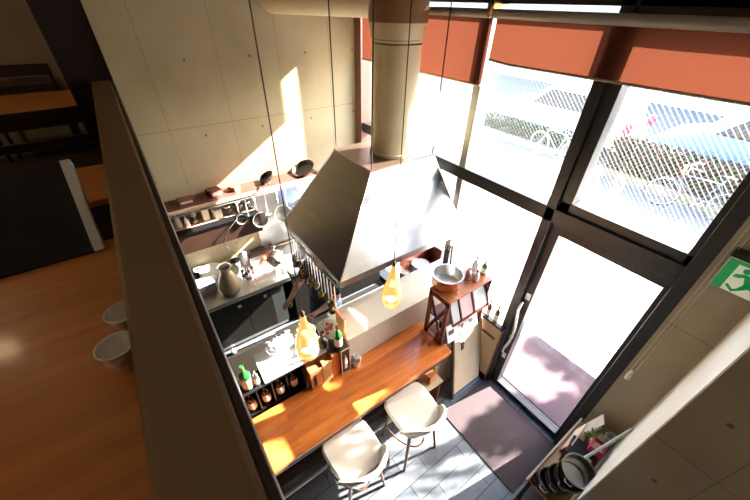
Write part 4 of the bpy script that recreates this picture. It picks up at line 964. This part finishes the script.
# ------------------------------------------------------------------ the cook
def skin_mesh(name, verts, edges, radii, m, parent, sub=2, root=0):
    me = bpy.data.meshes.new(name); me.from_pydata([Vector(v) for v in verts], edges, []); o = bpy.data.objects.new(name, me); COL.objects.link(o); o.parent = parent
    md = o.modifiers.new('skin', 'SKIN'); md.use_smooth_shade = True
    sk = me.skin_vertices[0].data if me.skin_vertices else None
    for i, r in enumerate(radii):
        rr_ = r if isinstance(r, tuple) else (r, r); sk[i].radius = rr_
    sk[root].use_root = True
    s = o.modifiers.new('sub', 'SUBSURF'); s.levels = sub; s.render_levels = sub
    me.materials.append(m)
    return o
def person():
    t = thing('person', 'person in dark navy work clothes reaching forward beside the hood', 'person', (1.15, 2.56, .012), radians(22))
    # faces -x (local), feet on floor
    V = []; E_ = []; Rr = []
    def add(p, r, prev=None):
        V.append(p); Rr.append(r)
        if prev is not None: E_.append((prev, len(V)-1))
        return len(V)-1
    pel = add((.03, 0, .92), (.13, .15)); ab = add((.01, 0, 1.06), (.12, .14), pel); chs = add((-.02, 0, 1.27), (.125, .16), ab)
    nk = add((-.04, 0, 1.42), .062, chs); nk2 = add((-.05, 0, 1.49), .055, nk)
    hd = add((-.06, 0, 1.56), (.088, .078), nk2); hd2 = add((-.06, 0, 1.63), (.085, .075), hd)
    hands = []
    for s in (-1, 1):
        shd = add((-.03, s*.17, 1.36), .06, chs); el = add((-.06, s*.26, 1.12), .042, shd); mid = add((-.20, s*.23, 1.09), .038, el); wr = add((-.31, s*.19, 1.07), .027, mid)
        pm = add((-.37, s*.17, 1.06), (.022, .036), wr); pm2 = add((-.40, s*.17, 1.055), (.018, .036), pm); hands.append((s, pm2))
        hp_ = add((.05, s*.10, .86), .088, pel); kn = add((.0, s*.11, .48), .058, hp_); an = add((.04, s*.11, .09), .038, kn); ft = add((-.05, s*.12, .045), (.04, .035), an); add((-.15, s*.12, .03), (.035, .026), ft)
    skin_mesh('body', V, E_, Rr, m_skin, t)
    body = t.children[0]
    for s, _ in hands:
        for k, (dy, ln) in enumerate(((-.027, .062), (-.009, .072), (.009, .068), (.027, .055))):
            skin_mesh('finger', [(-.39, s*.17+dy, 1.055), (-.39-ln*.5, s*.17+dy, 1.05), (-.39-ln*.8, s*.17+dy, 1.03), (-.39-ln*.9, s*.17+dy, 1.01)], [(0, 1), (1, 2), (2, 3)], [.0095, .009, .008, .007], m_skin, body, 1)
        skin_mesh('thumb', [(-.36, s*.17-s*.03, 1.055), (-.385, s*.17-s*.055, 1.045), (-.415, s*.17-s*.05, 1.03)], [(0, 1), (1, 2)], [.012, .010, .008], m_skin, body, 1)
    # clothes
    skin_mesh('navy_jacket', [(.03, 0, .88), (.01, 0, 1.06), (-.02, 0, 1.27), (-.035, 0, 1.395), (-.03, -.17, 1.36), (-.06, -.262, 1.14), (-.03, .17, 1.36), (-.06, .262, 1.14)],
              [(0, 1), (1, 2), (2, 3), (2, 4), (4, 5), (2, 6), (6, 7)], [(.15, .17), (.14, .16), (.145, .18), .08, .075, .06, .075, .06], m_navy, t)
    for s in (-1, 1):
        skin_mesh('trouser_leg', [(.05, s*.07, .92), (.05, s*.10, .84), (.0, s*.11, .48), (.04, s*.11, .11)], [(0, 1), (1, 2), (2, 3)], [.12, .105, .075, .06], m_navy, t)
        MB().ball((-.06, s*.12, .045), .045, 8, (2.6, 1, .95)).build('shoe', m_black, t, smooth=True)
    ap = MB(); vs = []; fs = []
    for i in range(13):
        a = radians(100+160*i/12)
        for k in range(6): z = 1.0-.10*k; vs.append((.03+(.17+.012*k)*cos(a), (.19+.006*k)*sin(a), z))
    for i in range(12):
        for k in range(5): fs.append((i*6+k, (i+1)*6+k, (i+1)*6+k+1, i*6+k+1))
    ap.quads(vs, fs); o = ap.build('apron', m_navy, t, smooth=True); md = o.modifiers.new('thick', 'SOLIDIFY'); md.thickness = .004
    hr = MB(); hr.ball((-.03, 0, 1.635), .102, 12, (1.02, .95, 1.05))
    for vv in list(hr.bm.verts):
        if vv.co.x < -.085 and vv.co.z < 1.67: vv.co.x = -.08
    hr.build('hair', m_hair, t, smooth=True)
    for s in (-1, 1):
        MB().ball((-.142, s*.03, 1.605), .011, 8).build('eye', m_white, t, smooth=True)
        MB().ball((-.06, s*.083, 1.59), .022, 8, (.9, .4, 1.3)).build('ear', m_skin, t, smooth=True)
    MB().tube([(-.140, 0, 1.61), (-.162, 0, 1.575), (-.145, 0, 1.568)], [.008, .013, .008], 8).build('nose', m_skin, t, smooth=True)
    MB().ball((-.140, 0, 1.542), .02, 8, (.4, 1, .25)).build('mouth', m_red, t, smooth=True)
    return t
person()

# ------------------------------------------------------------------ street: bicycles, vehicles, hedge
def bicycle(loc, rz, mf, label, mt):
    t = thing('bicycle', label, 'bicycle', loc, rz)
    R_ = .33
    for x in (0, 1.12):
        wh = MB().tube([(x+R_*cos(a*pi/20), 0, R_+.01+R_*sin(a*pi/20)) for a in range(40)], .017, 8, True).build('wheel', mt, t, smooth=True)
        sp_ = MB()
        for a in range(18): sp_.tube([(x, .02*(1 if a % 2 else -1), R_+.01), (x+.315*cos(a*pi/9), 0, R_+.01+.315*sin(a*pi/9))], .0018, 4)
        sp_.tube([(x, -.04, R_+.01), (x, .04, R_+.01)], .02, 10)
        sp_.build('spokes', mat('pale_rim', (.75, .75, .76), .4), wh)
        MB().tube([(x+.303*cos(a*pi/20), 0, R_+.01+.303*sin(a*pi/20)) for a in range(40)], .009, 6, True).build('rim', mat('pale_rim', (1, 1, 1)), wh, smooth=True)
    bb, st_, hd, hb, sd_ = (.45, 0, .29), (.30, 0, .78), (.92, 0, .80), (.95, 0, .68), (0, 0, .34)
    fm = MB()
    for a, b_ in ((bb, st_), (bb, hb), (st_, hd), (hd, hb)): fm.tube([a, b_], .016, 8)
    for s in (-.05, .05): fm.tube([bb, (0, s, .34)], .009, 6); fm.tube([st_, (0, s, .34)], .008, 6); fm.tube([hb, (1.12, s, .34)], .011, 6)
    fm.build('frame', mf, t, smooth=True)
    MB().tube([hd, (.88, 0, .98)], .012, 8).tube([(.70, -.26, 1.02), (.80, -.24, 1.03), (.90, -.10, 1.0), (.90, .10, 1.0), (.80, .24, 1.03), (.70, .26, 1.02)], .011, 8).build('handlebar', m_panst, t, smooth=True)
    MB().tube([st_, (.26, 0, .90)], .012, 8).build('seat_post', m_panst, t, smooth=True)
    MB().ball((.24, 0, .93), .1, 10, (1.3, .75, .35)).build('saddle', mat('saddle_black', (.02, .02, .025), .5), t, smooth=True)
    cr = MB().tube([(.45+.09*cos(a*pi/12), -.05, .29+.09*sin(a*pi/12)) for a in range(24)], .006, 6, True)
    cr.tube([(.45, -.07, .29), (.53, -.07, .14)], .009, 6).tube([(.45, .07, .29), (.37, .07, .44)], .009, 6).tube([(.45, -.07, .29), (.45, .07, .29)], .014, 8).build('crank', m_panst, t)
    for p in ((.53, -.12, .14), (.37, .12, .44)): B(p[0]-.04, p[0]+.04, p[1]-.04, p[1]+.04, p[2]-.01, p[2]+.01).build('pedal', m_black, t)
    return t
mbk = mat('bike_paint_grey', (.16, .20, .26), .4); mwh = mat('bike_paint_white', (.85, .86, .88), .4)
b1 = bicycle((9.62, .66, .0), atan2(1.17, -.26), mbk, 'dark framed bicycle parked along the hedge outside the right window', mat('tyre', (.10, .10, .11), .8))
bk_ = MB().box(.95, 1.0, -.09, .09, .83, .98); bk_.build('yellow_tag', mat('yellow_tag', (.8, .62, .10), .5), b1)
bicycle((9.75, 4.15, .0), atan2(1.1, .2), mwh, 'white bicycle parked in front of the white car', mat('white_tyre', (.75, .76, .78), .6))
def vehicle(loc, rz, prof, wid, mb_, label, wheels, wr, wins, lights=()):
    t = thing('car', label, 'car', loc, rz)
    Mx = Matrix(((1, 0, 0, 0), (0, 0, -1, wid/2), (0, 1, 0, 0), (0, 0, 0, 1)))
    MB().prism(prof, wid, Mx).build('car_body', mb_, t, bevel=.07)
    for w_ in wins:
        for s in (-1, 1):
            Mw = Matrix(((1, 0, 0, 0), (0, 0, -1, s*wid/2+.006), (0, 1, 0, 0), (0, 0, 0, 1)))
            MB().prism(w_, .012, Mw).build('side_window', mat('car_glass', (.05, .06, .07), .1), t)
    for x in wheels:
        for s in (-1, 1):
            wh = MB().lathe([(wr*.55, -.1), (wr*.92, -.1), (wr, -.07), (wr, .07), (wr*.92, .1), (wr*.55, .1)], 28, T(x, s*(wid/2-.11), wr) @ RX(pi/2)).build('wheel', mat('car_tyre', (.03, .03, .035), .8), t, smooth='auto')
            MB().lathe([(.001, -.105), (wr*.55, -.105), (wr*.55, .105), (.001, .105)], 20, T(x, s*(wid/2-.11), wr) @ RX(pi/2), False).build('hub', m_panst, wh, smooth='auto')
    for p, m_ in lights:
        for s in (-1, 1):
            B(p[0]-.10, p[0]+.06, s*(wid/2-.12)-.14, s*(wid/2-.12)+.13, p[1], p[1]+.28).build('lamp', m_, t, bevel=.02)
    return t
m_carw = mat('white_car_paint', (.80, .81, .82), .25, coat=.5)
m_tail = mat('tail_lamp_red', (.55, .03, .06), .25)
suv = [(0, .35), (.05, .9), (.25, 1.05), (.35, 1.55), (.75, 1.72), (2.6, 1.72), (3.3, 1.12), (4.25, 1.0), (4.4, .75), (4.4, .35)]
vehicle((12.1, 3.55, -.03), pi/2, suv, 1.75, m_carw, 'white estate car parked across the street behind the white bicycle', (.85, 3.5), .34,
        [[(.5, 1.12), (.58, 1.52), (1.3, 1.60), (1.3, 1.12)], [(1.38, 1.12), (1.38, 1.60), (2.5, 1.60), (3.05, 1.12)]], (((.05, .85), m_tail), ((4.36, .70), m_white)))
van = [(0, .3), (.02, 1.1), (.12, 1.95), (3.2, 1.98), (3.8, 1.2), (4.5, 1.0), (4.55, .3)]
vehicle((12.3, -1.6, -.03), pi/2, van, 1.8, mat('pale_blue_paint', (.34, .52, .68), .35, coat=.3), 'pale blue van parked behind the hedge outside the right window', (.8, 3.7), .33,
        [[(.4, 1.3), (.45, 1.75), (1.6, 1.78), (1.6, 1.3)], [(1.75, 1.3), (1.75, 1.78), (2.9, 1.78), (3.4, 1.3)]])
def hedge(x0, x1, y0, y1, h, label, cols, n):
    t = thing('hedge', label, 'hedge', ((x0+x1)/2, (y0+y1)/2, 0))
    hx, hy = (x1-x0)/2, (y1-y0)/2
    B(-hx, hx, -hy, hy, 0, .25).build('planter', m_conc, t)
    B(-hx+.12, hx-.12, -hy+.1, hy-.1, .25, h-.12).build('twig_core', m_darkwood, t)
    for ci, (c_, sh) in enumerate(cols):
        mb = MB()
        for k in range(int(n*sh)):
            y = random.uniform(-hy, hy)
            if random.random() < .5: x = -hx+random.uniform(0, .16); z = random.uniform(.22, h)
            else: x = random.uniform(-hx, hx); z = h+random.uniform(-.14, .06)
            M_ = T(x, y, z) @ Euler((random.uniform(-1.5, 1.5), random.uniform(-1.5, 1.5), random.uniform(0, 6))).to_matrix().to_4x4()
            mb.quads([(-.045, 0, 0), (0, -.025, .006), (.045, 0, 0), (0, .025, .006)], [(0, 1, 2, 3)], M_)
        o = mb.build('foliage', mat('hedge_leaf_%s' % str(c_), c_, .6), t); o['kind'] = 'stuff'
hedge(9.95, 10.55, -.9, 3.35, .95, 'clipped low hedge of green and reddish leaves behind the dark bicycle', (((.07, .12, .045), .5), ((.17, .07, .07), .5)), 9000)
hedge(10.1, 10.55, 4.6, 8.2, .6, 'low green hedge in front of the white car', (((.05, .08, .03), 1.0),), 4500)
